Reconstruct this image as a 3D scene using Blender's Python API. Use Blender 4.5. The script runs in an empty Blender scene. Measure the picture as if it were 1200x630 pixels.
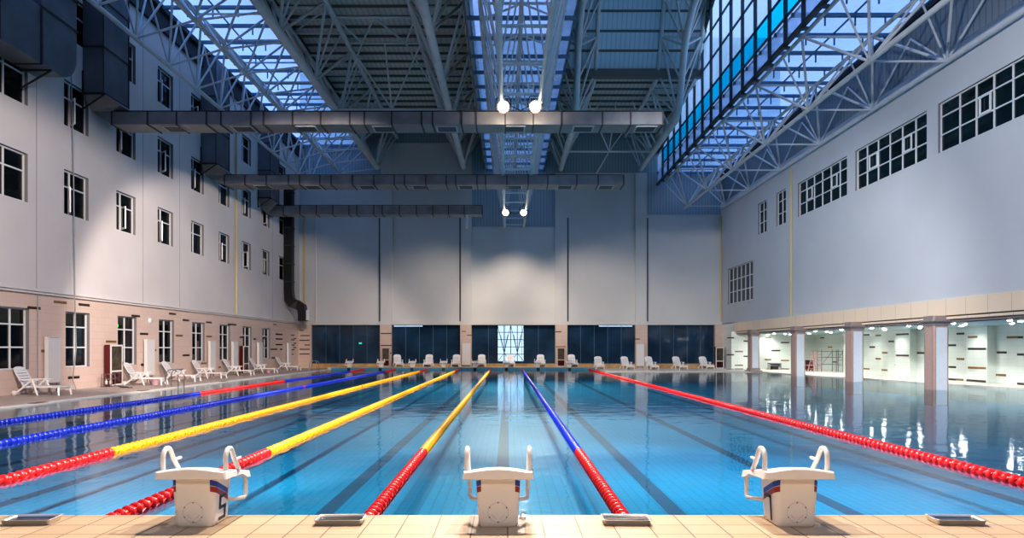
import bpy, math, random
from mathutils import Vector, Matrix
random.seed(7)
C = bpy.context.scene.collection
E = 1.684                      # eye height above the water (water = Z 0)
F = 833.0
PI = math.pi

# ------------------------------------------------------------------ helpers
class MB:
    """collects shapes; build() links them as ONE mesh object"""
    def __init__(s):
        s.v = []; s.f = []; s.m = []; s.sm = []
    def add(s, vs, fs, mi=0, smooth=False):
        n = len(s.v)
        s.v += [tuple(v) for v in vs]
        for f in fs:
            s.f.append(tuple(i + n for i in f)); s.m.append(mi); s.sm.append(smooth)
        return s
    def box(s, x0, x1, y0, y1, z0, z1, mi=0):
        if x0 > x1: x0, x1 = x1, x0
        if y0 > y1: y0, y1 = y1, y0
        if z0 > z1: z0, z1 = z1, z0
        vs = [(x0,y0,z0),(x1,y0,z0),(x1,y1,z0),(x0,y1,z0),(x0,y0,z1),(x1,y0,z1),(x1,y1,z1),(x0,y1,z1)]
        return s.add(vs, [(0,3,2,1),(4,5,6,7),(0,1,5,4),(1,2,6,5),(2,3,7,6),(3,0,4,7)], mi)
    def bar(s, p, q, w, h, mi=0, up=(0,0,1)):
        """rectangular bar from p to q"""
        p = Vector(p); q = Vector(q); d = (q - p).normalized()
        u = Vector(up)
        if abs(d.dot(u)) > .98: u = Vector((1,0,0))
        a = d.cross(u).normalized(); b = a.cross(d).normalized()
        vs = []
        for c in (p, q):
            for sa, sb in ((-1,-1),(1,-1),(1,1),(-1,1)):
                vs.append(c + a*sa*w/2 + b*sb*h/2)
        return s.add(vs, [(0,1,2,3),(7,6,5,4),(0,4,5,1),(1,5,6,2),(2,6,7,3),(3,7,4,0)], mi)
    def tube(s, pts, r, seg=10, mi=0, cap=True):
        pts = [Vector(p) for p in pts]
        rs = r if isinstance(r, (list, tuple)) else [r]*len(pts)
        n = len(pts); vs = []; fs = []
        ref = None
        for i, p in enumerate(pts):
            d = (pts[min(i+1, n-1)] - pts[max(i-1, 0)]).normalized()
            if ref is None:
                ref = Vector((0,0,1)) if abs(d.z) < .9 else Vector((1,0,0))
            a = d.cross(ref)
            if a.length < 1e-4: a = d.cross(Vector((0,1,0)))
            a.normalize(); b = a.cross(d).normalized(); ref = b
            for k in range(seg):
                t = 2*PI*k/seg
                vs.append(p + a*math.cos(t)*rs[i] + b*math.sin(t)*rs[i])
        for i in range(n-1):
            for k in range(seg):
                k2 = (k+1) % seg
                fs.append((i*seg+k, i*seg+k2, (i+1)*seg+k2, (i+1)*seg+k))
        s.add(vs, fs, mi, True)
        if cap:
            s.add(vs[:seg], [tuple(range(seg-1, -1, -1))], mi)
            s.add(vs[-seg:], [tuple(range(seg))], mi)
        return s
    def lathe(s, prof, seg=20, mi=0, axis='Z', at=(0,0,0), smooth=True):
        vs = []; fs = []
        for r, h in prof:
            for k in range(seg):
                t = 2*PI*k/seg; a = r*math.cos(t); b = r*math.sin(t)
                if axis == 'Z': p = (a, b, h)
                elif axis == 'Y': p = (a, h, b)
                else: p = (h, a, b)
                vs.append((p[0]+at[0], p[1]+at[1], p[2]+at[2]))
        for i in range(len(prof)-1):
            for k in range(seg):
                k2 = (k+1) % seg
                fs.append((i*seg+k, i*seg+k2, (i+1)*seg+k2, (i+1)*seg+k))
        return s.add(vs, fs, mi, smooth)
    def prism(s, poly, d0, d1, axis='Z', mi=0, smooth=False):
        """polygon extruded along an axis. poly in the two other axes (in xyz order)"""
        def P(a, b, d):
            return {'Z': (a,b,d), 'Y': (a,d,b), 'X': (d,a,b)}[axis]
        n = len(poly)
        vs = [P(a,b,d0) for a,b in poly] + [P(a,b,d1) for a,b in poly]
        fs = [tuple(range(n-1,-1,-1)), tuple(range(n,2*n))]
        s.add(vs, fs, mi)
        return s.add(vs, [(i,(i+1)%n,(i+1)%n+n,i+n) for i in range(n)], mi, smooth)
    def loft(s, rings, mi=0, smooth=True, cap=True):
        n = len(rings[0]); vs = [p for r in rings for p in r]; fs = []
        for i in range(len(rings)-1):
            for k in range(n):
                k2 = (k+1) % n
                fs.append((i*n+k, i*n+k2, (i+1)*n+k2, (i+1)*n+k))
        s.add(vs, fs, mi, smooth)
        if cap:
            s.add(rings[0], [tuple(range(n-1,-1,-1))], mi)
            s.add(rings[-1], [tuple(range(n))], mi)
        return s
    def build(s, name, mats, parent=None, origin=(0,0,0)):
        if not isinstance(mats, (list, tuple)): mats = [mats]
        me = bpy.data.meshes.new(name)
        ox, oy, oz = origin
        me.from_pydata([(x-ox, y-oy, z-oz) for x,y,z in s.v], [], s.f)
        for m in mats: me.materials.append(m)
        me.polygons.foreach_set('material_index', s.m)
        me.polygons.foreach_set('use_smooth', s.sm)
        me.update()
        o = bpy.data.objects.new(name, me); C.objects.link(o)
        if parent is not None: o.parent = parent
        else: o.location = origin
        return o

def tag(o, label=None, cat=None, group=None, kind=None):
    if label: o['label'] = label
    if cat: o['category'] = cat
    if group: o['group'] = group
    if kind: o['kind'] = kind
    return o
def empty(name, loc=(0,0,0), rz=0, label=None, cat=None, group=None, kind=None):
    o = bpy.data.objects.new(name, None); C.objects.link(o)
    o.empty_display_size = .2
    o.location = loc; o.rotation_euler = (0,0,rz)
    return tag(o, label, cat, group, kind)
def dup(o, loc=None, rz=None, label=None, group=None, parent=None):
    c = o.copy(); C.objects.link(c)
    if parent is not None: c.parent = parent
    for ch in list(o.children): dup(ch, parent=c)
    if loc is not None: c.location = loc
    if rz is not None: c.rotation_euler = (0,0,rz)
    if label: c['label'] = label
    if group: c['group'] = group
    return c
def struct(mb, name, mats, label=None):
    return tag(mb.build(name, mats), label, None, None, 'structure')

# ------------------------------------------------------------------ materials
MATS = {}
def mat(name, col, rough=.5, metal=0, noise=0, nscale=4, spec=.5, bump=0, bscale=40, emit=None, estr=0, col2=None, detail=3):
    m = bpy.data.materials.new(name); m.use_nodes = True
    nt = m.node_tree; b = nt.nodes['Principled BSDF']
    b.inputs['Roughness'].default_value = rough
    b.inputs['Metallic'].default_value = metal
    b.inputs['Specular IOR Level'].default_value = spec
    c = (*col, 1)
    b.inputs['Base Color'].default_value = c
    if noise or col2:
        tc = nt.nodes.new('ShaderNodeTexCoord'); n = nt.nodes.new('ShaderNodeTexNoise')
        n.inputs['Scale'].default_value = nscale; n.inputs['Detail'].default_value = detail
        r = nt.nodes.new('ShaderNodeValToRGB')
        d = col2 if col2 else tuple(max(0, x*(1-noise)) for x in col)
        r.color_ramp.elements[0].position = .32; r.color_ramp.elements[1].position = .68
        r.color_ramp.elements[0].color = (*d, 1); r.color_ramp.elements[1].color = c
        nt.links.new(tc.outputs['Object'], n.inputs['Vector']); nt.links.new(n.outputs['Fac'], r.inputs['Fac'])
        nt.links.new(r.outputs['Color'], b.inputs['Base Color'])
    if bump:
        tc = nt.nodes.new('ShaderNodeTexCoord'); n = nt.nodes.new('ShaderNodeTexNoise'); n.inputs['Scale'].default_value = bscale
        bp = nt.nodes.new('ShaderNodeBump'); bp.inputs['Strength'].default_value = bump
        nt.links.new(tc.outputs['Object'], n.inputs['Vector']); nt.links.new(n.outputs['Fac'], bp.inputs['Height'])
        nt.links.new(bp.outputs['Normal'], b.inputs['Normal'])
    if emit:
        b.inputs['Emission Color'].default_value = (*emit, 1); b.inputs['Emission Strength'].default_value = estr
    MATS[name] = m
    return m

def grid_mat(name, col, col2, mortar, ax, tw, th, msize=.006, rough=.4, offset=0, spec=.5, bump=.15, stain=0.0, squash=1):
    """tiles: Brick texture in object space; ax = which two axes drive it"""
    m = bpy.data.materials.new(name); m.use_nodes = True
    nt = m.node_tree; b = nt.nodes['Principled BSDF']
    b.inputs['Roughness'].default_value = rough; b.inputs['Specular IOR Level'].default_value = spec
    tc = nt.nodes.new('ShaderNodeTexCoord'); sp = nt.nodes.new('ShaderNodeSeparateXYZ'); cb = nt.nodes.new('ShaderNodeCombineXYZ')
    nt.links.new(tc.outputs['Object'], sp.inputs[0])
    nt.links.new(sp.outputs[ax[0]], cb.inputs[0]); nt.links.new(sp.outputs[ax[1]], cb.inputs[1])
    br = nt.nodes.new('ShaderNodeTexBrick')
    br.inputs['Scale'].default_value = 1; br.offset = offset; br.squash = 1
    br.inputs['Brick Width'].default_value = tw; br.inputs['Row Height'].default_value = th
    br.inputs['Mortar Size'].default_value = msize; br.inputs['Mortar Smooth'].default_value = .3
    br.inputs['Color1'].default_value = (*col,1); br.inputs['Color2'].default_value = (*col2,1); br.inputs['Mortar'].default_value = (*mortar,1)
    nt.links.new(cb.outputs[0], br.inputs['Vector'])
    out = br.outputs['Color']
    if stain:
        n = nt.nodes.new('ShaderNodeTexNoise'); n.inputs['Scale'].default_value = .9; n.inputs['Detail'].default_value = 4
        nt.links.new(tc.outputs['Object'], n.inputs['Vector'])
        mr = nt.nodes.new('ShaderNodeMapRange'); mr.inputs[1].default_value = .3; mr.inputs[2].default_value = .7
        mr.inputs[3].default_value = 1-stain; mr.inputs[4].default_value = 1
        nt.links.new(n.outputs['Fac'], mr.inputs[0])
        mx = nt.nodes.new('ShaderNodeMix'); mx.data_type = 'RGBA'; mx.blend_type = 'MULTIPLY'; mx.inputs[0].default_value = 1
        nt.links.new(out, mx.inputs[6]); nt.links.new(mr.outputs[0], mx.inputs[7]); out = mx.outputs[2]
    nt.links.new(out, b.inputs['Base Color'])
    if bump:
        bp = nt.nodes.new('ShaderNodeBump'); bp.inputs['Strength'].default_value = bump; bp.inputs['Distance'].default_value = .004; bp.invert = True
        nt.links.new(br.outputs['Fac'], bp.inputs['Height']); nt.links.new(bp.outputs['Normal'], b.inputs['Normal'])
    MATS[name] = m
    return m

def ribbed_mat(name, col, axis, pitch, depth=.35, rough=.5, metal=0):
    m = bpy.data.materials.new(name); m.use_nodes = True
    nt = m.node_tree; b = nt.nodes['Principled BSDF']
    b.inputs['Roughness'].default_value = rough; b.inputs['Metallic'].default_value = metal
    tc = nt.nodes.new('ShaderNodeTexCoord'); w = nt.nodes.new('ShaderNodeTexWave')
    w.wave_type = 'BANDS'; w.bands_direction = axis; w.wave_profile = 'SIN'
    w.inputs['Scale'].default_value = .314/pitch*1.0; w.inputs['Distortion'].default_value = 0
    nt.links.new(tc.outputs['Object'], w.inputs['Vector'])
    r = nt.nodes.new('ShaderNodeValToRGB')
    r.color_ramp.elements[0].position = 0; r.color_ramp.elements[1].position = .22
    r.color_ramp.elements[0].color = tuple(x*(1-depth) for x in col) + (1,); r.color_ramp.elements[1].color = (*col,1)
    nt.links.new(w.outputs['Fac'], r.inputs['Fac']); nt.links.new(r.outputs['Color'], b.inputs['Base Color'])
    MATS[name] = m
    return m

plaster = mat('warm_white_plaster', (.66,.62,.60), .8, noise=.08, nscale=.35, spec=.2)
plaster_far = mat('far_wall_panel', (.60,.60,.58), .75, noise=.07, nscale=.4, spec=.2)
plaster_right = mat('grey_white_plaster', (.56,.58,.60), .8, noise=.07, nscale=.3, spec=.2)
white_frame = mat('white_window_frame', (.72,.73,.74), .4)
dark_pane = mat('dark_window_glass', (.006,.009,.011), .05, noise=.6, nscale=.8, spec=.45)
teal_pane = mat('dark_teal_window_glass', (.008,.024,.032), .06, noise=.6, nscale=.8, spec=.45)
blue_pane = mat('dark_blue_glazing', (.022,.065,.125), .06, noise=.6, nscale=.5, spec=.4)
reveal_mat = mat('window_reveal', (.20,.19,.19), .8)  # darker than the wall: shade inside the openings put into the colour
tile_left = grid_mat('pink_beige_wall_tile', (.68,.53,.455), (.65,.505,.43), (.55,.43,.36), ('Y','Z'), .6, .3, .006, .35, 0.5, bump=.1)
tile_far = grid_mat('pink_beige_pier_tile', (.60,.47,.39), (.57,.44,.37), (.46,.35,.29), ('X','Z'), .5, .3, .006, .35, 0, bump=.1)
tile_gal = grid_mat('white_gallery_tile', (.72,.77,.72), (.70,.75,.70), (.58,.63,.58), ('Y','Z'), .6, .3, .006, .25, 0, bump=.1)
tile_gal_x = grid_mat('white_gallery_tile_end', (.72,.77,.72), (.70,.75,.70), (.58,.63,.58), ('X','Z'), .6, .3, .006, .25, 0, bump=.1)
band_tile = grid_mat('cream_fascia_tile', (.84,.68,.51), (.81,.655,.49), (.42,.36,.28), ('Y','Z'), 1.25, 2, .012, .5, 0, bump=.1)
inlay_dark = mat('dark_brown_inlay', (.030,.017,.012), .35)
inlay_ochre = mat('ochre_inlay', (.24,.13,.04), .35, noise=.3, nscale=6)
deck_near = grid_mat('cream_deck_tile', (.52,.385,.25), (.445,.325,.205), (.13,.09,.06), ('X','Y'), .296, .30, .0065, .55, .0, bump=.3, stain=.12)
deck_left = grid_mat('tan_deck_tile', (.52,.41,.34), (.49,.39,.32), (.40,.31,.25), ('X','Y'), .3, .3, .006, .5, 0, stain=.15)
deck_right = grid_mat('pale_deck_tile', (.72,.67,.58), (.68,.63,.55), (.55,.5,.43), ('X','Y'), .3, .3, .006, .45, 0, stain=.1)
deck_far = grid_mat('cream_far_deck_tile', (.62,.48,.33), (.58,.45,.31), (.4,.3,.2), ('X','Y'), .3, .3, .006, .5, 0)
coping = mat('pale_coping', (.74,.70,.64), .5)
marble = mat('yellow_marble_kerb', (.56,.38,.18), .35, col2=(.36,.21,.08), nscale=1.6, detail=6)
pool_tile = grid_mat('blue_pool_tile', (.008,.235,.435), (.007,.215,.405), (.004,.125,.27), ('X','Y'), .16, .16, .010, .4, 0, bump=0, stain=.12)
pool_wall_tile = grid_mat('blue_pool_wall_tile', (.045,.27,.40), (.04,.24,.37), (.10,.34,.46), ('X','Z'), .25, .125, .012, .3, 0, bump=0)
lane_line = mat('dark_lane_line', (.006,.052,.11), .5)
black_mark = mat('black_target_tile', (.008,.012,.018), .4)
steel_paint = mat('pale_grey_steel_paint', (.62,.63,.63), .45, noise=.12, nscale=1.5)
deck_metal = ribbed_mat('ribbed_roof_sheet', (.56,.55,.50), 'X', .3, .3, .55)
purlin_mat = mat('dark_purlin', (.15,.15,.14), .6)
clad = ribbed_mat('blue_grey_cladding', (.33,.40,.44), 'X', .25, .28, .5)
clad_y = ribbed_mat('grey_side_cladding', (.20,.23,.25), 'Y', .35, .35, .5)
blue_bar = mat('blue_grey_glazing_bar', (.09,.17,.24), .5)
dark_edge = mat('dark_eave', (.02,.022,.026), .7)
duct_metal = mat('galvanised_duct', (.27,.265,.265), .45, metal=.35, noise=.3, nscale=1.2, detail=6)
duct_dark = mat('dark_riser_duct', (.18,.20,.23), .45, metal=.3, noise=.3, nscale=1.0, detail=6)
flange_mat = mat('rusty_flange', (.055,.045,.042), .6, noise=.3, nscale=5)
black_duct = mat('black_wrapped_duct', (.006,.006,.006), .45, bump=.4, bscale=6)
grille_mat = mat('pale_grille', (.42,.45,.46), .5)
grille_dark = mat('grille_slot', (.05,.055,.06), .6)
black_steel = mat('black_bracket_steel', (.02,.018,.018), .6)
yellow_pipe = mat('yellow_gas_pipe', (.62,.47,.17), .5)
grey_pipe = mat('grey_conduit', (.30,.30,.30), .6)
plastic = mat('white_moulded_plastic', (.80,.78,.75), .35, noise=.04, nscale=3)
rubber = mat('grey_rubber', (.10,.09,.09), .7)
rope_red = mat('red_float', (.62,.012,.014), .35)
rope_yel = mat('yellow_float', (.90,.42,.004), .35)
rope_blue = mat('blue_float', (.004,.025,.44), .35)
cable_mat = mat('steel_cable', (.4,.4,.42), .35, metal=.8)
chrome = mat('polished_stainless', (.62,.62,.63), .16, metal=1, noise=.15, nscale=9)
tray_rim = mat('brushed_tray_rim', (.60,.57,.53), .28, metal=.65)
tray_dark = mat('tray_basin', (.045,.05,.06), .22, metal=.85)
dec_blue = mat('blue_stripe', (.012,.06,.42), .35)
dec_red = mat('red_stripe', (.28,.022,.02), .35)
dec_black = mat('black_numeral', (.008,.008,.01), .4)
dec_white = mat('white_decal', (.8,.8,.8), .4)
emboss = mat('embossed_ring', (.58,.55,.52), .4)
cab_red = mat('dark_red_cabinet', (.085,.006,.008), .35)
cab_low = mat('cabinet_lower_glass', (.05,.006,.008), .1)
cab_glass = mat('cabinet_glass', (.10,.085,.06), .08, noise=.5, nscale=3)
radiator_mat = mat('white_radiator', (.70,.68,.66), .45)
pink_plastic = mat('pink_plastic', (.66,.42,.47), .4)
pink_paint = mat('pink_ladder_paint', (.66,.34,.34), .5)
scaf_mat = mat('grey_scaffold_tube', (.20,.22,.23), .5)
granite_pink = mat('pink_granite', (.47,.34,.29), .3, col2=(.27,.18,.155), nscale=45, detail=6)
granite_front_lit = mat('front_lit_granite', (.70,.74,.78), .3, col2=(.50,.53,.56), nscale=45, detail=6)  # lighter front panel, with the bluish light there put into the colour
granite_dark = mat('grey_granite_capital', (.34,.27,.25), .35, col2=(.20,.17,.17), nscale=30, detail=6)
ceil_water_tint = mat('gallery_ceiling_water_tint', (.42,.62,.72), .35)  # white ceiling with the pool's blue reflection put into its colour
lamp_glow = mat('downlight_glow', (1,1,1), .5, emit=(1,.98,.93), estr=45)
flood_glow = mat('floodlight_lens', (1,1,1), .5, emit=(1,.90,.74), estr=22)
flood_body = mat('floodlight_housing', (.10,.095,.09), .4, metal=.4)
lattice_mat = mat('dark_lattice_steel', (.012,.016,.022), .5)
green_sign = mat('green_exit_glow', (.02,.5,.32), .5, emit=(.02,.75,.5), estr=.8)

def glass_sheet(name, tint, trans=.75, diff=(.75,.82,.9), rough=.2):
    m = bpy.data.materials.new(name); m.use_nodes = True
    nt = m.node_tree; nt.nodes.remove(nt.nodes['Principled BSDF'])
    out = nt.nodes['Material Output']
    t = nt.nodes.new('ShaderNodeBsdfTransparent'); t.inputs[0].default_value = (*tint,1)
    tl = nt.nodes.new('ShaderNodeBsdfTranslucent'); tl.inputs[0].default_value = (*diff,1)
    tc = nt.nodes.new('ShaderNodeTexCoord'); n = nt.nodes.new('ShaderNodeTexNoise'); n.inputs['Scale'].default_value = .5; n.inputs['Detail'].default_value = 5
    mr = nt.nodes.new('ShaderNodeMapRange'); mr.inputs[1].default_value = .3; mr.inputs[2].default_value = .7
    mr.inputs[3].default_value = max(0, 1-trans-.12); mr.inputs[4].default_value = min(1, 1-trans+.12)
    nt.links.new(tc.outputs['Object'], n.inputs['Vector']); nt.links.new(n.outputs['Fac'], mr.inputs[0])
    mx = nt.nodes.new('ShaderNodeMixShader')
    nt.links.new(mr.outputs[0], mx.inputs[0]); nt.links.new(t.outputs[0], mx.inputs[1]); nt.links.new(tl.outputs[0], mx.inputs[2])
    nt.links.new(mx.outputs[0], out.inputs[0])
    MATS[name] = m
    return m
sky_glass = glass_sheet('skylight_sheet', (.88,.90,.98), .72, (.85,.88,.97))
cler_white = glass_sheet('white_polycarbonate', (.92,.96,1), .62, (.85,.90,.97))
cler_cyan = glass_sheet('cyan_polycarbonate', (.10,.86,1), .8, (.10,.85,1))
clear_pane = glass_sheet('clear_bright_pane', (.95,.97,1), .9)

def water_mat():
    m = bpy.data.materials.new('pool_water'); m.use_nodes = True
    nt = m.node_tree; nt.nodes.remove(nt.nodes['Principled BSDF']); out = nt.nodes['Material Output']
    t = nt.nodes.new('ShaderNodeBsdfTransparent'); t.inputs[0].default_value = (.80,.97,1,1)
    g = nt.nodes.new('ShaderNodeBsdfGlossy'); g.inputs['Roughness'].default_value = .055; g.inputs[0].default_value = (.93,.96,1,1)
    fr = nt.nodes.new('ShaderNodeFresnel'); fr.inputs['IOR'].default_value = 1.333
    tc = nt.nodes.new('ShaderNodeTexCoord')
    n1 = nt.nodes.new('ShaderNodeTexNoise'); n1.inputs['Scale'].default_value = 1.5; n1.inputs['Detail'].default_value = 2
    n2 = nt.nodes.new('ShaderNodeTexNoise'); n2.inputs['Scale'].default_value = 9; n2.inputs['Detail'].default_value = 1
    b1 = nt.nodes.new('ShaderNodeBump'); b1.inputs['Strength'].default_value = 1; b1.inputs['Distance'].default_value = .009
    b2 = nt.nodes.new('ShaderNodeBump'); b2.inputs['Strength'].default_value = 1; b2.inputs['Distance'].default_value = .0007
    nt.links.new(tc.outputs['Object'], n1.inputs['Vector']); nt.links.new(tc.outputs['Object'], n2.inputs['Vector'])
    nt.links.new(n1.outputs['Fac'], b1.inputs['Height']); nt.links.new(n2.outputs['Fac'], b2.inputs['Height'])
    nt.links.new(b1.outputs['Normal'], b2.inputs['Normal'])
    nt.links.new(b2.outputs['Normal'], g.inputs['Normal']); nt.links.new(b2.outputs['Normal'], fr.inputs['Normal'])
    mu = nt.nodes.new('ShaderNodeMath'); mu.operation = 'MULTIPLY'; mu.inputs[1].default_value = .82
    nt.links.new(fr.outputs[0], mu.inputs[0])
    mx = nt.nodes.new('ShaderNodeMixShader')
    nt.links.new(mu.outputs[0], mx.inputs[0]); nt.links.new(t.outputs[0], mx.inputs[1]); nt.links.new(g.outputs[0], mx.inputs[2])
    nt.links.new(mx.outputs[0], out.inputs[0])
    return m
water = water_mat()

# ------------------------------------------------------------------ key dimensions
XL, XR = -17.4, 17.8           # long walls
YF = 59.5                      # far wall
YB = -9.0                      # wall behind the viewer
PL = -14.0                     # left pool edge
Y0, Y1 = 6.36, 56.3            # pool ends
ZD = .194                      # end decks
ZS = .05                       # side decks
XG = 22.8                      # gallery side wall
YG = 55.6                      # gallery end wall
ZF = -.66                      # pool floor
HB0, HB1 = 1.33, 2.0           # fascia band (above eye)

# ------------------------------------------------------------------ walls with window openings
def wall_holes(mb, plane, axis, u0, u1, v0, v1, holes, depth, mi=0, mr=1):
    """sheet in the plane axis=plane with rectangular holes, and reveals going 'depth' outward"""
    us = sorted({u0, u1, *[h[0] for h in holes], *[h[1] for h in holes]})
    vs_ = sorted({v0, v1, *[h[2] for h in holes], *[h[3] for h in holes]})
    us = [u for u in us if u0 <= u <= u1]; vs_ = [v for v in vs_ if v0 <= v <= v1]
    P = (lambda u, v, d=0: (plane+d, u, v)) if axis == 'X' else (lambda u, v, d=0: (u, plane+d, v))
    for j in range(len(vs_)-1):
        run = None
        for i in range(len(us)-1):
            cu = (us[i]+us[i+1])/2; cv = (vs_[j]+vs_[j+1])/2
            hole = any(h[0] < cu < h[1] and h[2] < cv < h[3] for h in holes)
            if not hole and run is None: run = us[i]
            if run is not None and (hole or i == len(us)-2):
                e = us[i] if hole else us[i+1]
                mb.add([P(run,vs_[j]),P(e,vs_[j]),P(e,vs_[j+1]),P(run,vs_[j+1])], [(0,1,2,3)], mi)
                run = None
    for a, b, c, d in holes:
        mb.add([P(a,c),P(b,c),P(b,c,depth),P(a,c,depth)], [(0,1,2,3)], mr)
        mb.add([P(a,d),P(b,d),P(b,d,depth),P(a,d,depth)], [(0,1,2,3)], mr)
        mb.add([P(a,c),P(a,d),P(a,d,depth),P(a,c,depth)], [(0,1,2,3)], mr)
        mb.add([P(b,c),P(b,d),P(b,d,depth),P(b,c,depth)], [(0,1,2,3)], mr)

WN = [0]
def window(plane, axis, sgn, u0, u1, v0, v1, cols, rows, sash=None, bw=.06, pane=None, label=None, sashes=()):
    """framed window; sgn = direction out of the room. cols/rows: fractions where bars stand"""
    WN[0] += 1
    org = (plane, (u0+u1)/2, v0) if axis == 'X' else ((u0+u1)/2, plane, v0)
    r = empty('window_%d' % WN[0], org, kind='structure', label=label)
    def bx(mb, a, b, c, d, t0, t1, mi=0):
        if axis == 'X': mb.box(plane+t0, plane+t1, a, b, c, d, mi)
        else: mb.box(a, b, plane+t0, plane+t1, c, d, mi)
    f = MB(); t0, t1 = -.035*sgn, .035*sgn
    bx(f, u0, u0+bw, v0, v1, t0, t1); bx(f, u1-bw, u1, v0, v1, t0, t1)
    bx(f, u0+bw, u1-bw, v0, v0+bw, t0, t1); bx(f, u0+bw, u1-bw, v1-bw, v1, t0, t1)
    for c in cols:
        u = u0+(u1-u0)*c; bx(f, u-bw/2, u+bw/2, v0+bw, v1-bw, t0, t1)
    for c in rows:
        v = v0+(v1-v0)*c; bx(f, u0+bw, u1-bw, v-bw/2, v+bw/2, t0*.96, t1*.96)
    f.build('window_frame', white_frame, r, org)
    p = MB(); bx(p, u0+bw/2, u1-bw/2, v0+bw/2, v1-bw/2, .01*sgn, .02*sgn)
    p.build('pane', pane or dark_pane, r, org)
    for (a, b, c, d) in sashes:                       # closed casement with its own thick frame
        ua, ub, va, vb = u0+(u1-u0)*a, u0+(u1-u0)*b, v0+(v1-v0)*c, v0+(v1-v0)*d
        s = MB(); q0, q1 = -.075*sgn, -.036*sgn
        bx(s, ua, ua+.09, va, vb, q0, q1); bx(s, ub-.09, ub, va, vb, q0, q1)
        bx(s, ua+.09, ub-.09, va, va+.09, q0, q1); bx(s, ua+.09, ub-.09, vb-.09, vb, q0, q1)
        s.build('sash', white_frame, r, org)
    if sash:                                          # casement standing open into the hall
        a, b, c, d, ang = sash
        ua, ub, va, vb = u0+(u1-u0)*a, u0+(u1-u0)*b, v0+(v1-v0)*c, v0+(v1-v0)*d
        w = ub-ua; s = MB(); g = MB()
        dx, dy = -sgn*math.sin(ang), -math.cos(ang)   # hinged at ub (far side)
        def pt(k): return (plane - .04*sgn + dx*w*k, ub + dy*w*k)
        for k0, k1, z0, z1 in ((0,.12,va,vb),(.88,1,va,vb),(.12,.88,va,va+.07),(.12,.88,vb-.07,vb)):
            p0, p1 = pt(k0), pt(k1); s.bar((p0[0],p0[1],(z0+z1)/2),(p1[0],p1[1],(z0+z1)/2), .05, z1-z0)
        p0, p1 = pt(.1), pt(.9); g.bar((p0[0],p0[1],(va+vb)/2),(p1[0],p1[1],(va+vb)/2), .01, vb-va-.1)
        so = s.build('sash', white_frame, r, org); g.build('sash_pane', dark_pane, so, org)
    return r

# left facade ------------------------------------------------
wz = [24.15 + 3.73*k for k in range(9)]
rows_h = [(5.28,7.04),(8.78,10.58),(12.3,14.08)]
holes = [(z, z+1.62, E+a, E+b) for z in wz for a, b in rows_h]
mb = MB(); wall_holes(mb, XL, 'X', YB, YF, E+2.08, E+17.2, holes, -.22)
# panel joints
for y in (26.25, 33.9, 37.7, 45.2, 52.6):
    mb.box(XL, XL+.004, y-.012, y+.012, E+2.2, E+17, 1)
struct(mb, 'wall_left', [plaster, reveal_mat])
k = 0
for z in wz:
    for j, (a, b) in enumerate(rows_h):
        opened = [(1,0),(1,1),(2,0),(3,1),(3,0),(4,1),(5,0),(6,1),(6,0),(7,0),(4,2),(2,2),(7,1),(2,1),(3,2)]
        i = wz.index(z)
        s = (.03,.36,.05,.62,.55 if (i+j) % 2 else .85) if (i, j) in opened else None
        window(XL-.16, 'X', -1, z, z+1.62, E+a, E+b, (.34,), (.64,), sash=s, bw=.055,
               label='white framed window in the pale left facade')
# tiled band
tholes = [(z, z+1.6, E-.75, E+1.45) for z in wz[:8]]
mb = MB(); wall_holes(mb, XL+.06, 'X', YB, YF, ZS-.1, E+2.0, tholes, -.3)
def zl(px): return -(XL+.06)*F/(595-px)
INL = [(32,47.5,360.6,0),(63,78,354,1),(92,105,357,0),(154,164,370,0),(198,206,367.5,0),(164,173.5,391,0),(124,136,400,1),(206,214,393,1),
       (178,183,410,1),(79.5,93,442,0),(48,52,411,1),(165,169,427,0),(207,215,433,0),(214,221.5,375,0),(241.5,248,377.5,0),(267,277,380,0),
       (242,248,394,1),(280.7,286,395,0),(320,324,380,1),(214,222,416,0),(235.5,242,425.5,1),(256,259,430,1),(297,300,397,0),
       (323,331,391.5,0),(323,331,397,0),(323,331,403.5,0),(317,325,409,0),(328,331,409,0),(341,345,392.5,0),(341,345,398,0),(341,345,404,0),(341,345,409.5,0),(344,347,396.5,0),(344,347,402,0),(344,347,407,0),(341,344,415,1),(70,76,457,1),(318,322,419,0),(309,312,395,0)]
for a, b, y, k in INL:
    z0, z1 = zl(a), zl(b); h = (408-y)*((z0+z1)/2)/F
    mb.box(XL+.061, XL+.068, z0, z1, E+h-.05, E+h+.05, 2+k)
struct(mb, 'wall_left_tiled', [tile_left, reveal_mat, inlay_dark, inlay_ochre])
for z in wz[:8]:
    window(XL-.10, 'X', -1, z, z+1.6, E-.75, E+1.45, (.5,), (.36,.73), bw=.055, label='white six-light window in the tiled band of the left wall')
mb = MB(); mb.box(XL, XL+.16, YB, YF, E+2.0, E+2.09); mb.box(XL, XL+.22, YB, YF, E+2.09, E+2.13)
struct(mb, 'trim_1', plaster, 'thin ledge over the tiled band of the left wall')

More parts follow.
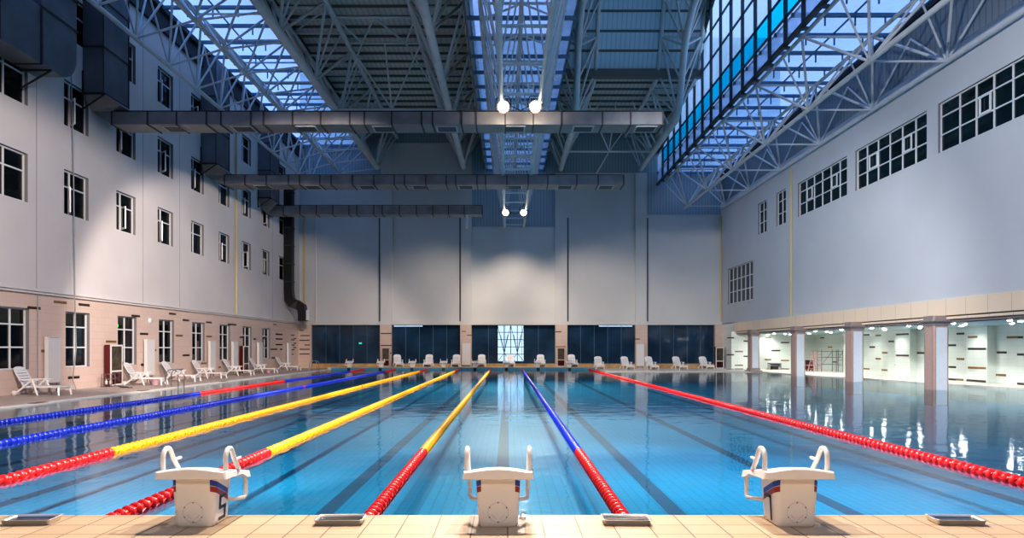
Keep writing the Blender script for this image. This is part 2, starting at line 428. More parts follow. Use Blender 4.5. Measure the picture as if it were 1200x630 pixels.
# right wall above the gallery --------------------------------
RW = [(24.2,29.4,8.05,10.1,[.19,.38,.57,.76],[(.40,.53,.36,.72)]),(30.2,36.4,8.05,10.1,[.16,.33,.5,.67,.84],[(.20,.31,.36,.72),(.67,.80,.36,.72)]),
      (37.3,43.6,8.05,10.1,[.16,.33,.5,.67,.84],[(.20,.31,.36,.72),(.70,.82,.36,.72)]),
      (45.5,47.1,8.05,10.25,[.5],[]),(48.9,50.5,8.05,10.25,[.5],[]),(51.6,57.4,3.55,6.4,[.167,.333,.5,.667,.833],[])]
mb = MB(); wall_holes(mb, XR, 'X', YB, YF, E+HB1, E+12.0, [(a,b,E+c,E+d) for a,b,c,d,_,_ in RW], .2)
struct(mb, 'wall_right', [plaster_right, reveal_mat])
for a,b,c,d,cols,sh in RW:
    window(XR+.13, 'X', 1, a, b, E+c, E+d, cols, (.33,.66) if c < 5 else (.36,.72), bw=.055, pane=teal_pane, sashes=[(p,q,r_,s_) for p,q,r_,s_ in sh],
           label='white framed strip window high in the right wall')
mb = MB(); mb.box(XR-.08, XR+.25, YB, YG+.1, E+HB0, E+HB1)
struct(mb, 'trim_2', band_tile, 'cream tiled fascia band along the right wall above the columns')
mb = MB(); mb.box(XR+.12, XR+.9, YB, YG, E+HB0-.05, E+HB0, 1); mb.box(XR-.02, XR+.8, YB, YG, E+HB0-.15, E+HB0-.05); mb.box(XR+.1, XR+.9, YB, YG, E+HB0-.25, E+HB0-.15, 1)
struct(mb, 'trim_3', [band_tile, granite_dark], 'edge beam under the fascia band')
mb = MB(); wall_holes(mb, XR+.1, 'X', YB, YF, E+12.0, E+14.8, [], .1)
struct(mb, 'wall_right_cladding', clad_y)
mb = MB(); mb.box(XR-.12, XR+.12, YB, YF, E+14.3, E+14.5)
struct(mb, 'trim_4', dark_edge, 'dark eave under the right skylight')

# gallery under the right wall --------------------------------
mb = MB()
XG2, YR = 24.1, 48.3
mb.add([(XG,YB,ZS),(XG,YR,ZS),(XG,YR,E+1.2),(XG,YB,E+1.2)], [(0,1,2,3)], 0)
mb.add([(XG,YR,ZS),(XG2,YR,ZS),(XG2,YR,E+1.2),(XG,YR,E+1.2)], [(0,1,2,3)], 0)
mb.add([(XG2,YR,ZS),(XG2,YG,ZS),(XG2,YG,E+1.2),(XG2,YR,E+1.2)], [(0,1,2,3)], 0)
for (y0, y1) in ((33.2,34.7),(39.6,41.1),(26.5,28.0)):
    mb.box(XG-.4, XG, y0, y1, ZS, E+1.2, 0)
def gal_side(px, y, X):
    z = X*F/(px-595); return z, (408-y)*z/F
GI = [(405,418,331,0),(550,570,321,0),(590,608,323,1),(633,652,343,0),(675,697,322,0),(570,588,362,0),(612,630,381,1),(655,673,377,1),(590,608,401,1),
      (673,697,398,0),(655,673,422,0),(673,697,442,0),(610,630,439,1),(550,570,435,1),(862,888,317,0),(835,860,356,0),(862,888,402,1),(835,860,429,0),
      (835,860,470,0),(860,885,471,1),(997,1030,380,0),(1030,1068,329,1),(1068,1085,329,0),(1065,1088,387,0),(965,1028,455,1),(1065,1088,485,0),(728,753,382,0),
      (430,445,362,1),(445,462,412,0),(480,492,340,1)]
for a, b, y, k in GI:
    a, b, y = 820+a/2.863, 820+b/2.863, 280+y/2.863
    z0, h0 = gal_side(a, y, XG); z1, h1 = gal_side(b, y, XG); h = (h0+h1)/2
    X_ = XG
    if z0 > YR:
        X_ = XG2; z0, h0 = gal_side(a, y, X_); z1, h1 = gal_side(b, y, X_); h = (h0+h1)/2
    if -1.6 < h < 1.05: mb.box(X_-.008, X_, z1, z0, E+h-.05, E+h+.05, 1+k)
for y0, y1, h, k in ((33.3,34.6,-.02,1),(33.9,34.6,.55,2),(33.3,34.6,-.93,2),(33.3,34.7,-1.55,1),(39.7,41.0,.8,1),(39.7,41,-.4,1)):
    mb.box(XG-.408, XG-.4, y0, y1, E+h-.05, E+h+.05, k)
struct(mb, 'wall_gallery', [tile_gal, inlay_dark, inlay_ochre])
mb = MB()
mb.add([(XR,YG,ZS),(XR,YF,ZS),(XR,YF,E+2.05),(XR,YG,E+2.05)], [(0,1,2,3)], 0)
mb.add([(XR-.3,YG,ZS),(XG2,YG,ZS),(XG2,YG,E+HB0),(XR-.3,YG,E+HB0)], [(0,1,2,3)], 0)
GB = [(240,270,374,0),(272,300,347,0),(218,240,404,1),(272,300,407,1),(118,145,377,1),(90,115,388,0),(118,145,423,1),(90,115,437,0),(147,175,393,0),(92,115,331,0),(147,175,342,0),(118,146,436,0),(218,240,331,1),(225,300,436,0),(312,350,360,0),(312,350,420,1)]
for a, b, y, k in GB:
    a, b, y = 820+a/2.863, 820+b/2.863, 280+y/2.863
    x0, x1 = (a-595)*YG/F, (b-595)*YG/F; h = (408-y)*YG/F
    mb.box(x0, x1, YG-.008, YG, E+h-.05, E+h+.05, 1+k)
struct(mb, 'wall_gallery_end', [tile_gal_x, inlay_dark, inlay_ochre])
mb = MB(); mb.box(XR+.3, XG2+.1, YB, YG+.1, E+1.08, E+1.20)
struct(mb, 'ceiling_gallery', ceil_water_tint)

# far wall ----------------------------------------------------
piers = [(-10.1,.95,17.1),(-3.45,.9,17.1),(4.45,1.0,14.6),(11.1,.95,14.6)]
mb = MB()
mb.add([(XL,YF,E+1.9),(XG,YF,E+1.9),(XG,YF,E+26),(XL,YF,E+26)], [(0,1,2,3)], 1)
for x0, x1, h in ((XL,-10.55,14.5),(-9.65,-3.9,17.1),(-3.0,3.95,10.1),(4.95,10.65,14.6),(11.55,XR,11.1)):
    mb.box(x0, x1, YF-.12, YF, E+1.95, E+h, 0)
    mb.box(x0, x1, YF-.16, YF, E+h, E+h+.05, 0)
for x, w, h in piers:
    mb.box(x-w/2, x+w/2, YF-.34, YF, E+2.2, E+h, 0)
for x in (-10.72, -3.98, 5.03, 11.68): mb.box(x-.06, x+.06, YF-.125, YF-.05, E+2.2, E+10.9, 2)  # downpipe shadows painted as dark strips beside the piers
mb.box(-9.6,-4,YF-.125,YF,E+16.2,E+16.26,0)
struct(mb, 'wall_far', [plaster_far, clad, mat('painted_downpipe_shadow', (.10,.11,.12), .7)])
mb = MB(); mb.box(XL+1.1, XR, YF-.5, YF, E+1.95, E+2.12); mb.box(XL+1.1, XR, YF-.42, YF, E+2.12, E+2.24)
struct(mb, 'trim_5', plaster_far, 'ledge above the glazing of the far wall')
# tiled piers between the glazing
tp = [(XL+.06,-16.3),(-10.6,-9.65),(-3.95,-3.0),(3.95,4.95),(10.6,11.6),(17.2,XR+.3)]
mb = MB()
for a, b in tp: mb.box(a, b, YF-.55, YF, ZS, E+1.95, 0)
def fpx(px, y, Y=YF-.56): return (px-595)*Y/F, (408-y)*Y/F
def finl(mb, a, b, y, k):
    x0, h = fpx(a, y); x1, _ = fpx(b, y); mb.box(x0, x1, YF-.557, YF-.55, E+h-.04, E+h+.04, k)
for a, b, y, k in [(351,356,387,1),(352,363,393,1),(351,363,398.5,1),(351,363,409,1),(351,363,414.5,1),(357,363,404,1),(446,459,390.5,1),(446,459,404.5,1),(541,546,388,2),(547,553,392.5,2),
                   (651,658,388.5,1),(651,663,406,2),(744,750,397,1),(836.5,840,412,1),(836.5,840,407,1),(836.5,840,417,1),(541,543,405,1),(456,459,413.5,1)]:
    finl(mb, a, b, y, k)
struct(mb, 'wall_far_tiled', [tile_far, inlay_dark, inlay_ochre])
# marble kerb below the glazing
mb = MB(); mb.box(-16.3, 6.9, YF-.5, YF-.02, ZS, ZD+.22); mb.box(6.9, 17.3, YF-.5, YF-.02, ZS, ZD+.20)
struct(mb, 'trim_6', marble, 'yellow marble kerb below the far glazing')
# glazing bays
bays = [(-16.3,-10.6),(-9.65,-3.95),(-3.0,3.95),(4.95,10.6),(11.6,17.2)]
gz0, gz1 = ZD+.2, E+1.95
for n, (a, b) in enumerate(bays):
    WN[0] += 1; org = ((a+b)/2, YF-.2, gz0)
    r = empty('window_%d' % WN[0], org, kind='structure', label='full height dark blue glazing bay in the far wall')
    f = MB(); cnt = 5
    for i in range(cnt+1):
        x = a+(b-a)*i/cnt; f.box(x-.014, x+.014, YF-.215, YF-.18, gz0, gz1)
    f.box(a, b, YF-.235, YF-.175, gz0, gz0+.05)
    f.build('window_frame', blue_bar, r, org)
    p = MB()
    if n == 2:
        p.box(a, -.85, YF-.20, YF-.19, gz0, gz1); p.box(1.35, b, YF-.20, YF-.19, gz0, gz1)
        c = MB(); c.box(-.85, 1.35, YF-.20, YF-.19, gz0+.2, gz1); p.box(-.85,1.35,YF-.20,YF-.19,gz0,gz0+.2)
        c.build('bright_pane', clear_pane, r, org)
        g = MB()
        for i in range(5):
            x = -.85+2.2*i/4; g.box(x-.03, x+.03, YF-.26, YF-.2, gz0+.2, gz1)
        for i in range(6):
            z = gz0+.2+(gz1-gz0-.2)*i/5; g.box(-.85, 1.35, YF-.25, YF-.2, z-.025, z+.025)
        for x in (-.3, .8):
            for s in (-1, 1):
                g.bar((x, YF-.27, gz0+.9), (x+s*.55, YF-.27, gz1), .05, .04); g.bar((x, YF-.27, gz0+.9), (x+s*.3, YF-.27, gz1-.8), .05, .04)
                g.bar((x, YF-.27, gz0+.9), (x+s*.5, YF-.27, gz0+.25), .04, .04)
        g.build('lattice', lattice_mat, r, org)
    elif n in (1, 3):
        s0, s1 = ((-9.5,-7.1) if n == 1 else (7.6,10.4))
        p.box(a, b, YF-.20, YF-.19, gz0, gz1-.13)
        for u, v in ((a, s0), (s1, b)): p.box(u, v, YF-.2, YF-.19, gz1-.13, gz1)
        c = MB(); c.box(s0, s1, YF-.20, YF-.19, gz1-.13, gz1); c.build('bright_pane', clear_pane, r, org)  # bright strip put in for a reflection on the dark glass
    else:
        p.box(a, b, YF-.20, YF-.19, gz0, gz1)
    p.build('pane', blue_pane, r, org)
# wall behind the viewer, upper closing walls
mb = MB(); mb.add([(XL,YB,ZS),(XG,YB,ZS),(XG,YB,E+26),(XL,YB,E+26)], [(0,3,2,1)])
struct(mb, 'wall_near', plaster_right)

# ------------------------------------------------------------------ decks, pool
mb = MB(); mb.box(XL, XG, YB, Y0, -1, ZD)
struct(mb, 'floor', deck_near)
mb = MB(); mb.box(XL-.3, PL-.28, Y0, YF+.1, -1, ZS)
struct(mb, 'floor_left', deck_left)
mb = MB(); mb.box(PL-.28, PL, Y0, Y1, -1, ZS-.005)
struct(mb, 'trim_7', coping, 'pale coping along the left edge of the pool')
mb = MB(); mb.box(PL-.28, 6.9, Y1, YF+.1, -1, ZD)
struct(mb, 'floor_far', [deck_far])
edge = [(6.9,50.4),(17.9,50.4),(18.3,46.2),(18.4,43.2),(19.7,39),(20.3,33),(21.5,29.7),(22.1,26),(22.4,20),(22.4,Y0)]
mb = MB()
poly = [(6.9,YF+.1),(6.9,50.4)] + edge[1:] + [(XG2+.2,Y0),(XG2+.2,YF+.1)]
mb.prism(poly, -1, ZS)
struct(mb, 'floor_right', deck_right)
# pool basin
mb = MB()
mb.add([(PL,Y0,ZF),(23,Y0,ZF),(23,Y1,ZF),(PL,Y1,ZF)], [(0,1,2,3)], 0)
lanes = [-12.6+2.5*k for k in range(8)]
for x in lanes:
    mb.box(x-.125, x+.125, Y0+1.6, Y1-1.6, ZF+.002, ZF+.004, 1)
    mb.box(x-.5, x+.5, Y1-1.6, Y1-1.35, ZF+.002, ZF+.004, 1); mb.box(x-.5, x+.5, Y0+1.35, Y0+1.6, ZF+.002, ZF+.004, 1)
mb.box(7.7,7.95,Y0+1.6,49,ZF+.002,ZF+.004,1)
struct(mb, 'pool_floor', [pool_tile, lane_line])
mb = MB()
mb.add([(PL,Y1-.004,ZF),(6.9,Y1-.004,ZF),(6.9,Y1-.004,ZD-.03),(PL,Y1-.004,ZD-.03)], [(0,1,2,3)], 0)
for x in lanes: mb.box(x-.12, x+.12, Y1-.012, Y1-.005, ZF+.1, ZD-.06, 1)
mb.box(PL, 6.9, Y1-.03, Y1+.2, ZD-.03, ZD+.004, 2)
struct(mb, 'pool_end_wall', [pool_wall_tile, black_mark, deck_far])
mb = MB()
mb.add([(PL,Y0,0),(6.9,Y0,0),(6.9,Y1,0),(PL,Y1,0)], [(0,1,2,3)])
wp = [(6.9,Y0)] + list(reversed(edge[1:])) + [(6.9,50.4)]
mb.add([(x,y,0) for x,y in wp], [tuple(range(len(wp)))])
struct(mb, 'pool_water', water)

# ------------------------------------------------------------------ roof sheets
ZR = E+18.1
def purlins(mb, x0, x1, ys, z, mi=1, w=.10, h=.13):
    for y in ys: mb.box(x0, x1, y-w/2, y+w/2, z-h, z, mi)
yr = [YF-.4-1.2*i for i in range(30)]
mb = MB(); mb.box(-12.1, -1.9, YB, YF, ZR, ZR+.1, 0); purlins(mb, -12.1, -1.9, yr, ZR)
struct(mb, 'ceiling', [deck_metal, purlin_mat])
# right roof: low at the far end, a steep step, then the raised part
prof = [(YF,18.1),(46.1,18.1),(45.8,18.6),(45.0,20.2),(44.2,21.8),(43.0,23.4),(40.8,24.6),(37,25.2),(YB,25.4)]
mb = MB()
for (ya,ha),(yb,hb) in zip(prof, prof[1:]):
    mb.add([(3.1,ya,E+ha),(12.6,ya,E+ha),(12.6,yb,E+hb),(3.1,yb,E+hb)], [(0,1,2,3)], 2 if ya <= 46.1 else 0)
purlins(mb, 3.1, 12.6, [y for y in yr if y > 46.5], ZR)
for t in range(7):
    L = 1.15*t; 
    # points up the steep face
    y, h = 45.95, 18.3
    for (ya,ha),(yb,hb) in zip(prof[1:], prof[2:]):
        d = math.hypot(yb-ya, hb-ha)
        if L <= d: y = ya+(yb-ya)*L/d; h = ha+(hb-ha)*L/d; break
        L -= d
    mb.box(3.1, 12.6, y-.04, y+.1, E+h-.1, E+h+.02, 1)
mb.box(3.1, 12.6, 45.9, 46.4, E+17.55, E+17.95, 1)
struct(mb, 'ceiling.001', [deck_metal, purlin_mat, ribbed_mat('blue_lit_roof_sheet', (.50,.66,.75), 'X', .3, .22, .5)])  # raised part: blue light from the clerestory put into the sheet colour
mb = MB()   # closing side of the raised roof
pts = [(y, E+h) for y, h in prof] + [(YB, E+15), (YF, E+15)]
mb.prism(pts, 3.02, 3.1, 'X')
struct(mb, 'wall_roof_step', purlin_mat)
mb = MB(); mb.box(-1.95,-1.85,YB,YF,E+14.9,ZR+.1)
struct(mb, 'wall_roof_step.001', purlin_mat)
# outdoor-side fascias by the skylights
mb = MB(); mb.box(-12.15,-12.05,YB,YF,E+17.0,ZR+.1)
struct(mb, 'trim_8', dark_edge, 'fascia between left skylight and roof')
mb = MB(); mb.box(XL-.02,XL+.35,YB,YF,E+16.75,E+17.0); mb.box(XL-.02, XL+.16, YB, YF, E+15.9, E+16.75)
struct(mb, 'trim_9', dark_edge, 'dark eave along the top of the left facade')

def skylight(name, x0, x1, z, y0, y1, pitch, label, posts=True, sub=2):
    WN[0] += 1; org = ((x0+x1)/2, y0, z)
    r = empty('window_%d' % WN[0], org, kind='structure', label=label)
    p = MB(); p.box(x0, x1, y0, y1, z, z+.012); p.build('pane', sky_glass, r, org)
    f = MB(); y = y1-.3
    while y > max(y0, 14):
        f.box(x0-.15, x1+.15, y-.06, y+.06, z-.22, z-.05)
        if posts:
            for i in range(1, 4):
                x = x0+(x1-x0)*i/4; f.box(x-.03, x+.03, y-.03, y+.03, z-.6, z-.2)
        y -= pitch
    for i in range(sub+1):
        x = x0+(x1-x0)*i/sub; f.box(x-.035, x+.035, max(y0,14), y1, z-.05, z-.005)
    f.build('glazing_bars', blue_bar, r, org)
skylight('left', XL+.3, -12.1, E+17.0, YB, YF, 2.0, 'long glazed skylight beside the left facade')
skylight('mid', -1.7, 3.0, E+14.95, YB, YF, 2.1, 'narrow glazed skylight strip over the middle truss', False)
skylight('right', 12.6, XR+.1, E+14.75, YB, YF, 2.0, 'glazed skylight beside the right wall')

# clerestory (vertical translucent wall)
WN[0] += 1; XC = 12.55; org = (XC, 40, E+13.7)
r = empty('window_%d' % WN[0], org, kind='structure', label='tall translucent clerestory with a cyan row, right of the roof')
def top_h(y):
    pp = [(59.5,16.2),(57,16.4),(52,17.2),(48,18.4),(45.8,19.8),(43,21.2),(40.8,22.4),(37,24),(33,25.2),(YB,25.4)]
    for (ya,ha),(yb,hb) in zip(pp, pp[1:]):
        if yb <= y <= ya: return ha+(hb-ha)*(ya-y)/(ya-yb)
    return 25.4
H0 = 13.75; rh = 1.12
wpan, cpan, fr = MB(), MB(), MB()
y = 57.3; ys = []
while y > 16: ys.append(y); y -= 1.95
for i, y in enumerate(ys):
    th = top_h(y)
    fr.box(XC-.14, XC+.02, y-.06, y+.06, E+H0-.25, E+th)
    fr.box(XC-.2, XC+.10, y-.12, y+.12, E+H0-.3, E+H0-.22)
    if i+1 < len(ys):
        y2 = ys[i+1]; h = H0; j = 0
        t2 = max(th, top_h(y2))
        while h < min(th, t2)-.02:
            rr_ = rh if j < 2 else 1.75
            hh = min(h+rr_, max(th, h+.05))
            (cpan if j == 1 else wpan).box(XC, XC+.015, y2, y, E+h, E+hh)
            fr.box(XC-.10, XC+.0, y2, y, E+h-.035, E+h+.035)
            h += rr_; j += 1
        fr.bar((XC-.04, y, E+th), (XC-.04, y2, E+top_h(y2)), .12, .14)
wpan.box(XC, XC+.015, YB, ys[-1], E+H0, E+25)
wpan.box(XC, XC+.015, ys[0], YF, E+H0, E+16)
wpan.build('pane', cler_white, r, org); cpan.build('cyan_pane', cler_cyan, r, org)
fr.box(XC-.16, XC+.06, 16, YF, E+H0-.14, E+H0)
fr.build('window_frame', mat('dark_blue_mullion', (.045,.07,.09), .5), r, org)
# solid strip between the clerestory's top and the roof line
mb = MB()
yy = [YF,57,52,48,46.1,45.8,45.0,44.2,43,40.8,37,33]
def roof_h(y):
    for (ya,ha),(yb,hb) in zip(prof, prof[1:]):
        if yb <= y <= ya: return ha+(hb-ha)*(ya-y)/(ya-yb)
    return 25.4
for a, b in zip(yy, yy[1:]):
    mb.add([(XC+.03,a,E+top_h(a)),(XC+.03,b,E+top_h(b)),(XC+.03,b,E+max(roof_h(b),top_h(b))),(XC+.03,a,E+max(roof_h(a),top_h(a)))], [(0,1,2,3)])
struct(mb, 'wall_roof_step.002', purlin_mat)

# ------------------------------------------------------------------ steel trusses
def unit_tube(seg=10):
    m = MB(); m.tube([(0,0,0),(0,0,1)], 1, seg)
    me = bpy.data.meshes.new('steel_tube'); me.from_pydata([tuple(v) for v in m.v], [], m.f)
    me.polygons.foreach_set('use_smooth', m.sm); me.materials.append(steel_paint); me.update()
    return me
UT = unit_tube()
def member(name, p, q, r, parent, org):
    p = Vector(p)-Vector(org); q = Vector(q)-Vector(org); d = q-p
    o = bpy.data.objects.new(name, UT); C.objects.link(o); o.parent = parent
    rot = d.to_track_quat('Z', 'Y').to_matrix().to_4x4()
    o.matrix_local = Matrix.Translation(p) @ rot @ Matrix.Diagonal((r, r, d.length, 1))
    return o
def px_size(p, q):
    ya, yb = max(p[1], 3), max(q[1], 3)
    a = (F*p[0]/ya, F*(p[2]-E)/ya); b = (F*q[0]/yb, F*(q[2]-E)/yb)
    inview = any(-610 < t[0] < 620 and -230 < t[1] < 408 for t in (a, b))
    return (math.hypot(a[0]-b[0], a[1]-b[1]) if inview else 0)
def truss(name, label, org, chords, webs, wr=.055, group=None):
    root = empty(name, org, label=label, cat='roof truss', group=group)
    for nm, pts, r in chords:
        m = MB(); m.tube(pts, r, 12); m.build(nm, steel_paint, root, org)
    webs = sorted(webs, key=lambda w: -px_size(w[0], w[1]))
    vis = [w for w in webs if px_size(w[0], w[1]) > 0]
    for w in vis[:100]: member('web_tube', w[0], w[1], w[2] if len(w) > 2 else wr, root, org)
    rest = vis[100:]
    if rest:
        m = MB()
        for w in rest: m.tube([w[0], w[1]], w[2] if len(w) > 2 else wr, 6, cap=False)
        o = m.build('web_tubes', steel_paint, root, org); o['kind'] = 'stuff'
    return root
def Zh(h): return E+h
YS = 20.0                                  # trusses modelled from here to the far wall
def frange(a, b, s):
    o = []
    while (a <= b+1e-6 if s > 0 else a >= b-1e-6): o.append(a); a += s
    return o

# two triangular trusses of the left roof (bottom chord curling up at the far end)
for X, lab in ((-10.6,'heavy triangular roof truss with curled end beside the left skylight'),(-3.6,'heavy triangular roof truss with curled end left of the middle skylight')):
    hb, ht, hw = 14.65, 17.55, 1.38
    end = []
    for i in range(7):
        a = PI/2*i/6*1.35
        end.append((X+.02*i, 57.3+1.0*math.sin(a), Zh(hb+1.0-1.0*math.cos(a))))
    end.append((X+.2, 58.75, Zh(hb+2.6)))
    ch = [('bottom_chord', [(X,YS,Zh(hb)),(X,40,Zh(hb))]+end, .225),
          ('top_chord', [(X-hw,YS,Zh(ht)),(X-hw,YF-.3,Zh(ht))], .15), ('top_chord', [(X+hw,YS,Zh(ht)),(X+hw,YF-.3,Zh(ht))], .15)]
    w = []
    for y in frange(57.0, YS+2, -6):
        for s in (-1, 1):
            for d in (-3.0, -1.2, 0.6, 3.0): w.append(((X,y,Zh(hb)), (X+s*hw,min(y+d,59),Zh(ht)), .075 if abs(d) > 2 else .06))
    for y in frange(57.6, YS, -3): w.append(((X-hw,y,Zh(ht)), (X+hw,y,Zh(ht)), .06))
    for y in frange(57.6, YS+3, -6): w.append(((X-hw,y,Zh(ht)), (X+hw,y-3,Zh(ht)), .045))
    truss('roof_truss', lab, (X,YS,Zh(hb)), ch, w, .06)
# bracing frame between them
org = (-7,43.6,Zh(14.65))
fr_ = empty('bracing_frame', org, label='tubular bracing frame spanning between the two curled trusses of the left roof', cat='bracing')
A, B = (-10.6,43.6,Zh(14.65)), (-3.6,43.6,Zh(14.65)); M_ = (-7.1,43.6,Zh(14.65))
member('tie_tube', A, B, .09, fr_, org)
for q in ((-7.1,41.0,Zh(17.6)),(-9.2,41,Zh(17.6)),(-5.0,41,Zh(17.6))): member('diagonal_tube', M_, q, .055, fr_, org)
member('tie_tube', (-9.2,41.0,Zh(17.6)), (-4.9,41.0,Zh(17.6)), .08, fr_, org)
member('tie_tube', (-9.2,37.8,Zh(17.6)), (-4.9,37.8,Zh(17.6)), .07, fr_, org)
for q in ((-8.4,41,Zh(17.6)),(-5.9,41,Zh(17.6))):
    member('diagonal_tube', (-7.1,37.8,Zh(17.6)), q, .055, fr_, org)
member('diagonal_tube', (-9.2,37.8,Zh(17.6)), (-8.4,41,Zh(17.6)), .055, fr_, org); member('diagonal_tube', (-4.9,37.8,Zh(17.6)), (-5.9,41,Zh(17.6)), .055, fr_, org)
member('diagonal_tube', (-8.4,41,Zh(17.6)), (-10.4,43.6,Zh(14.8)), .055, fr_, org); member('diagonal_tube', (-5.9,41,Zh(17.6)), (-3.8,43.6,Zh(14.8)), .055, fr_, org)

# space frame under the left skylight
bx_, tx_ = (-16.2,-13.65), (-15.3,-12.0); hb, ht = 14.3, 16.55
hbx = {bx_[0]: 13.5, bx_[1]: 14.3}
ch = [('bottom_chord', [(x,YS,Zh(hbx[x])),(x,58.0,Zh(hbx[x]))], .105) for x in bx_] + [('top_chord', [(x,YS,Zh(ht)),(x,59.2,Zh(ht))], .08) for x in tx_]
w = []
for y in frange(58.0, YS+1, -3):
    for x in bx_:
        for t in tx_ + (-18.5,):
            if abs(t-x) < 2 and t > -18:
                for d in (-1.5, 1.5): w.append(((x,y,Zh(hbx[x])), (t,min(y+d,59.2),Zh(ht))))
    w.append(((bx_[0],y,Zh(hbx[bx_[0]])), (bx_[1],y,Zh(hb)), .05)); w.append(((bx_[1],y,Zh(hb)), (-10.7,y,Zh(14.65)), .05))
    w.append(((tx_[0],y+1.2,Zh(ht)), (tx_[1],y+1.2,Zh(ht)), .05))
    w.append(((tx_[1],y-1.5,Zh(ht)), (-10.65,y,Zh(14.7)), .055)); w.append(((tx_[1],min(y+1.5,59),Zh(ht)), (-10.65,y,Zh(14.7)), .055))
    w.append(((bx_[0],y,Zh(hbx[bx_[0]])), (bx_[0]-.25,y-1.5,Zh(ht-.2)), .05)); w.append(((bx_[0],y,Zh(hbx[bx_[0]])), (bx_[0]-.25,min(59,y+1.5),Zh(ht-.2)), .05))
truss('space_frame', 'light tubular space frame under the left skylight along the facade', (-14,YS,Zh(hb)), ch, w, .055)

# central truss with floodlights
bx_, tx_ = (-.28,1.35), (-1.15,.58,2.4); hb, ht = 10.15, 14.5
ch = [('bottom_chord', [(x,17,Zh(hb)),(x,YF-.2,Zh(hb))], .11) for x in bx_] + [('top_chord', [(x,YS,Zh(ht)),(x,YF-.2,Zh(ht))], .10) for x in tx_]
w = []
for y in frange(58.4, 18, -3):
    w.append(((bx_[0],y,Zh(hb)), (bx_[1],y,Zh(hb)), .06))
    for x, ts in ((bx_[0],(tx_[0],tx_[1])), (bx_[1],(tx_[1],tx_[2]))):
        for t in ts:
            for d in ((-1.5, 1.0) if t != tx_[1] else (-1.5,)): w.append(((x,y,Zh(hb)), (t,min(59.2,y+d),Zh(ht)), .036))
    w.append(((tx_[0],y-1.5,Zh(ht)), (tx_[2],y-1.5,Zh(ht)), .06)); w.append(((tx_[0],y,Zh(ht)), (tx_[1],y-1.5,Zh(ht)), .045)); w.append(((tx_[2],y,Zh(ht)), (tx_[1],y-1.5,Zh(ht)), .045))
truss('space_frame', 'deep narrow tubular truss under the middle skylight carrying the floodlights', (.5,17,Zh(hb)), ch, w, .055)

# two arched trusses under the raised roof
bprof = [(59.0,14.9),(46.7,15.0),(46.0,15.4),(45.5,16.2),(45.0,17.4),(44.5,18.6),(43.6,19.7),(42.2,20.4),(39.5,21.0),(35,21.4),(28,21.6)]
tprof = [(59.0,17.6),(47.0,17.6),(46.2,18.0),(45.4,19.4),(44.4,21.4),(43.2,22.8),(41.2,23.9),(37,24.7),(28,25.0)]
def along(pr, n):
    segs = [(math.hypot(b[0]-a[0], b[1]-a[1]), a, b) for a, b in zip(pr, pr[1:])]; T = sum(s[0] for s in segs); out = []
    for i in range(n+1):
        L = T*i/n
        for d, a, b in segs:
            if L <= d+1e-6: t = L/d; out.append((a[0]+(b[0]-a[0])*t, a[1]+(b[1]-a[1])*t)); break
            L -= d
    return out
for X, lab in ((4.4,'stepped roof truss right of the middle skylight rising to the raised roof'),(11.05,'stepped roof truss beside the translucent clerestory')):
    hw = 1.3
    ch = [('bottom_chord', [(X,y,Zh(h)) for y,h in bprof], .215)] + [('top_chord', [(X+s*hw,y,Zh(h)) for y,h in tprof], .14) for s in (-1,1)]
    nb, ntp = along(bprof, 16), along(tprof, 16); w = []
    for i, (y,h) in enumerate(nb):
        for s in (-1,1):
            for j in ((i-1,i,i+1) if i % 2 == 0 else (i,)):
                if 0 <= j < len(ntp): w.append(((X,y,Zh(h)), (X+s*hw,ntp[j][0],Zh(ntp[j][1])), .07))
        w.append(((X-hw,ntp[i][0],Zh(ntp[i][1])), (X+hw,ntp[i][0],Zh(ntp[i][1])), .055))
    truss('roof_truss', lab, (X,28,Zh(18)), ch, w, .06)
org = (7.7,51.5,Zh(14.95))
fr_ = empty('bracing_frame', org, label='tubular bracing frame between the two stepped trusses near the far wall', cat='bracing')
member('tie_tube', (4.4,54,Zh(14.95)), (11.05,54,Zh(14.95)), .085, fr_, org)
for q in ((5.7,50.5,Zh(17.5)),(9.7,50.5,Zh(17.5)),(7.7,50.5,Zh(17.5))): member('diagonal_tube', (7.7,54,Zh(14.95)), q, .045, fr_, org)
member('diagonal_tube', (7.7,54,Zh(14.95)), (7.2,58.6,Zh(14.2)), .06, fr_, org)
for x, s in ((4.4,1),(11.05,-1)):
    member('diagonal_tube', (x,54,Zh(14.95)), (x+s*2.2,50.5,Zh(17.5)), .045, fr_, org); member('diagonal_tube', (x,54,Zh(14.95)), (x+s*1.3,57.5,Zh(17.5)), .05, fr_, org)

# space frame under the right skylight
bx_, tx_ = (14.5,17.6), (13.0,16.1); hb, ht = 11.5, 13.75
ch = [('bottom_chord', [(x,YS,Zh(hb)),(x,58.6,Zh(hb))], .11) for x in bx_] + [('top_chord', [(x,YS,Zh(ht)),(x,59.2,Zh(ht))], .09) for x in tx_]
w = []
for y in frange(57.5, YS+1, -5.8):
    for x in bx_:
        for t in tx_:
            if abs(t-x) < 2:
                for d in (-2.9, -.7, 2.9): w.append(((x,y,Zh(hb)), (t,min(y+d,59.2),Zh(ht)), .06 if abs(d) > 1 else .045))
    w.append(((bx_[0],y,Zh(hb)), (bx_[1],y,Zh(hb)), .045))
    w.append(((tx_[0],y-2.9,Zh(ht)), (tx_[1],y-2.9,Zh(ht)), .055))
    w.append(((bx_[1],y,Zh(hb)), (XR,y-2.9,Zh(ht-.1)), .05)); w.append(((bx_[1],y,Zh(hb)), (XR,min(59.2,y+2.9),Zh(ht-.1)), .05))
truss('space_frame', 'light tubular space frame under the right skylight above the right wall', (16,YS,Zh(hb)), ch, w, .06)

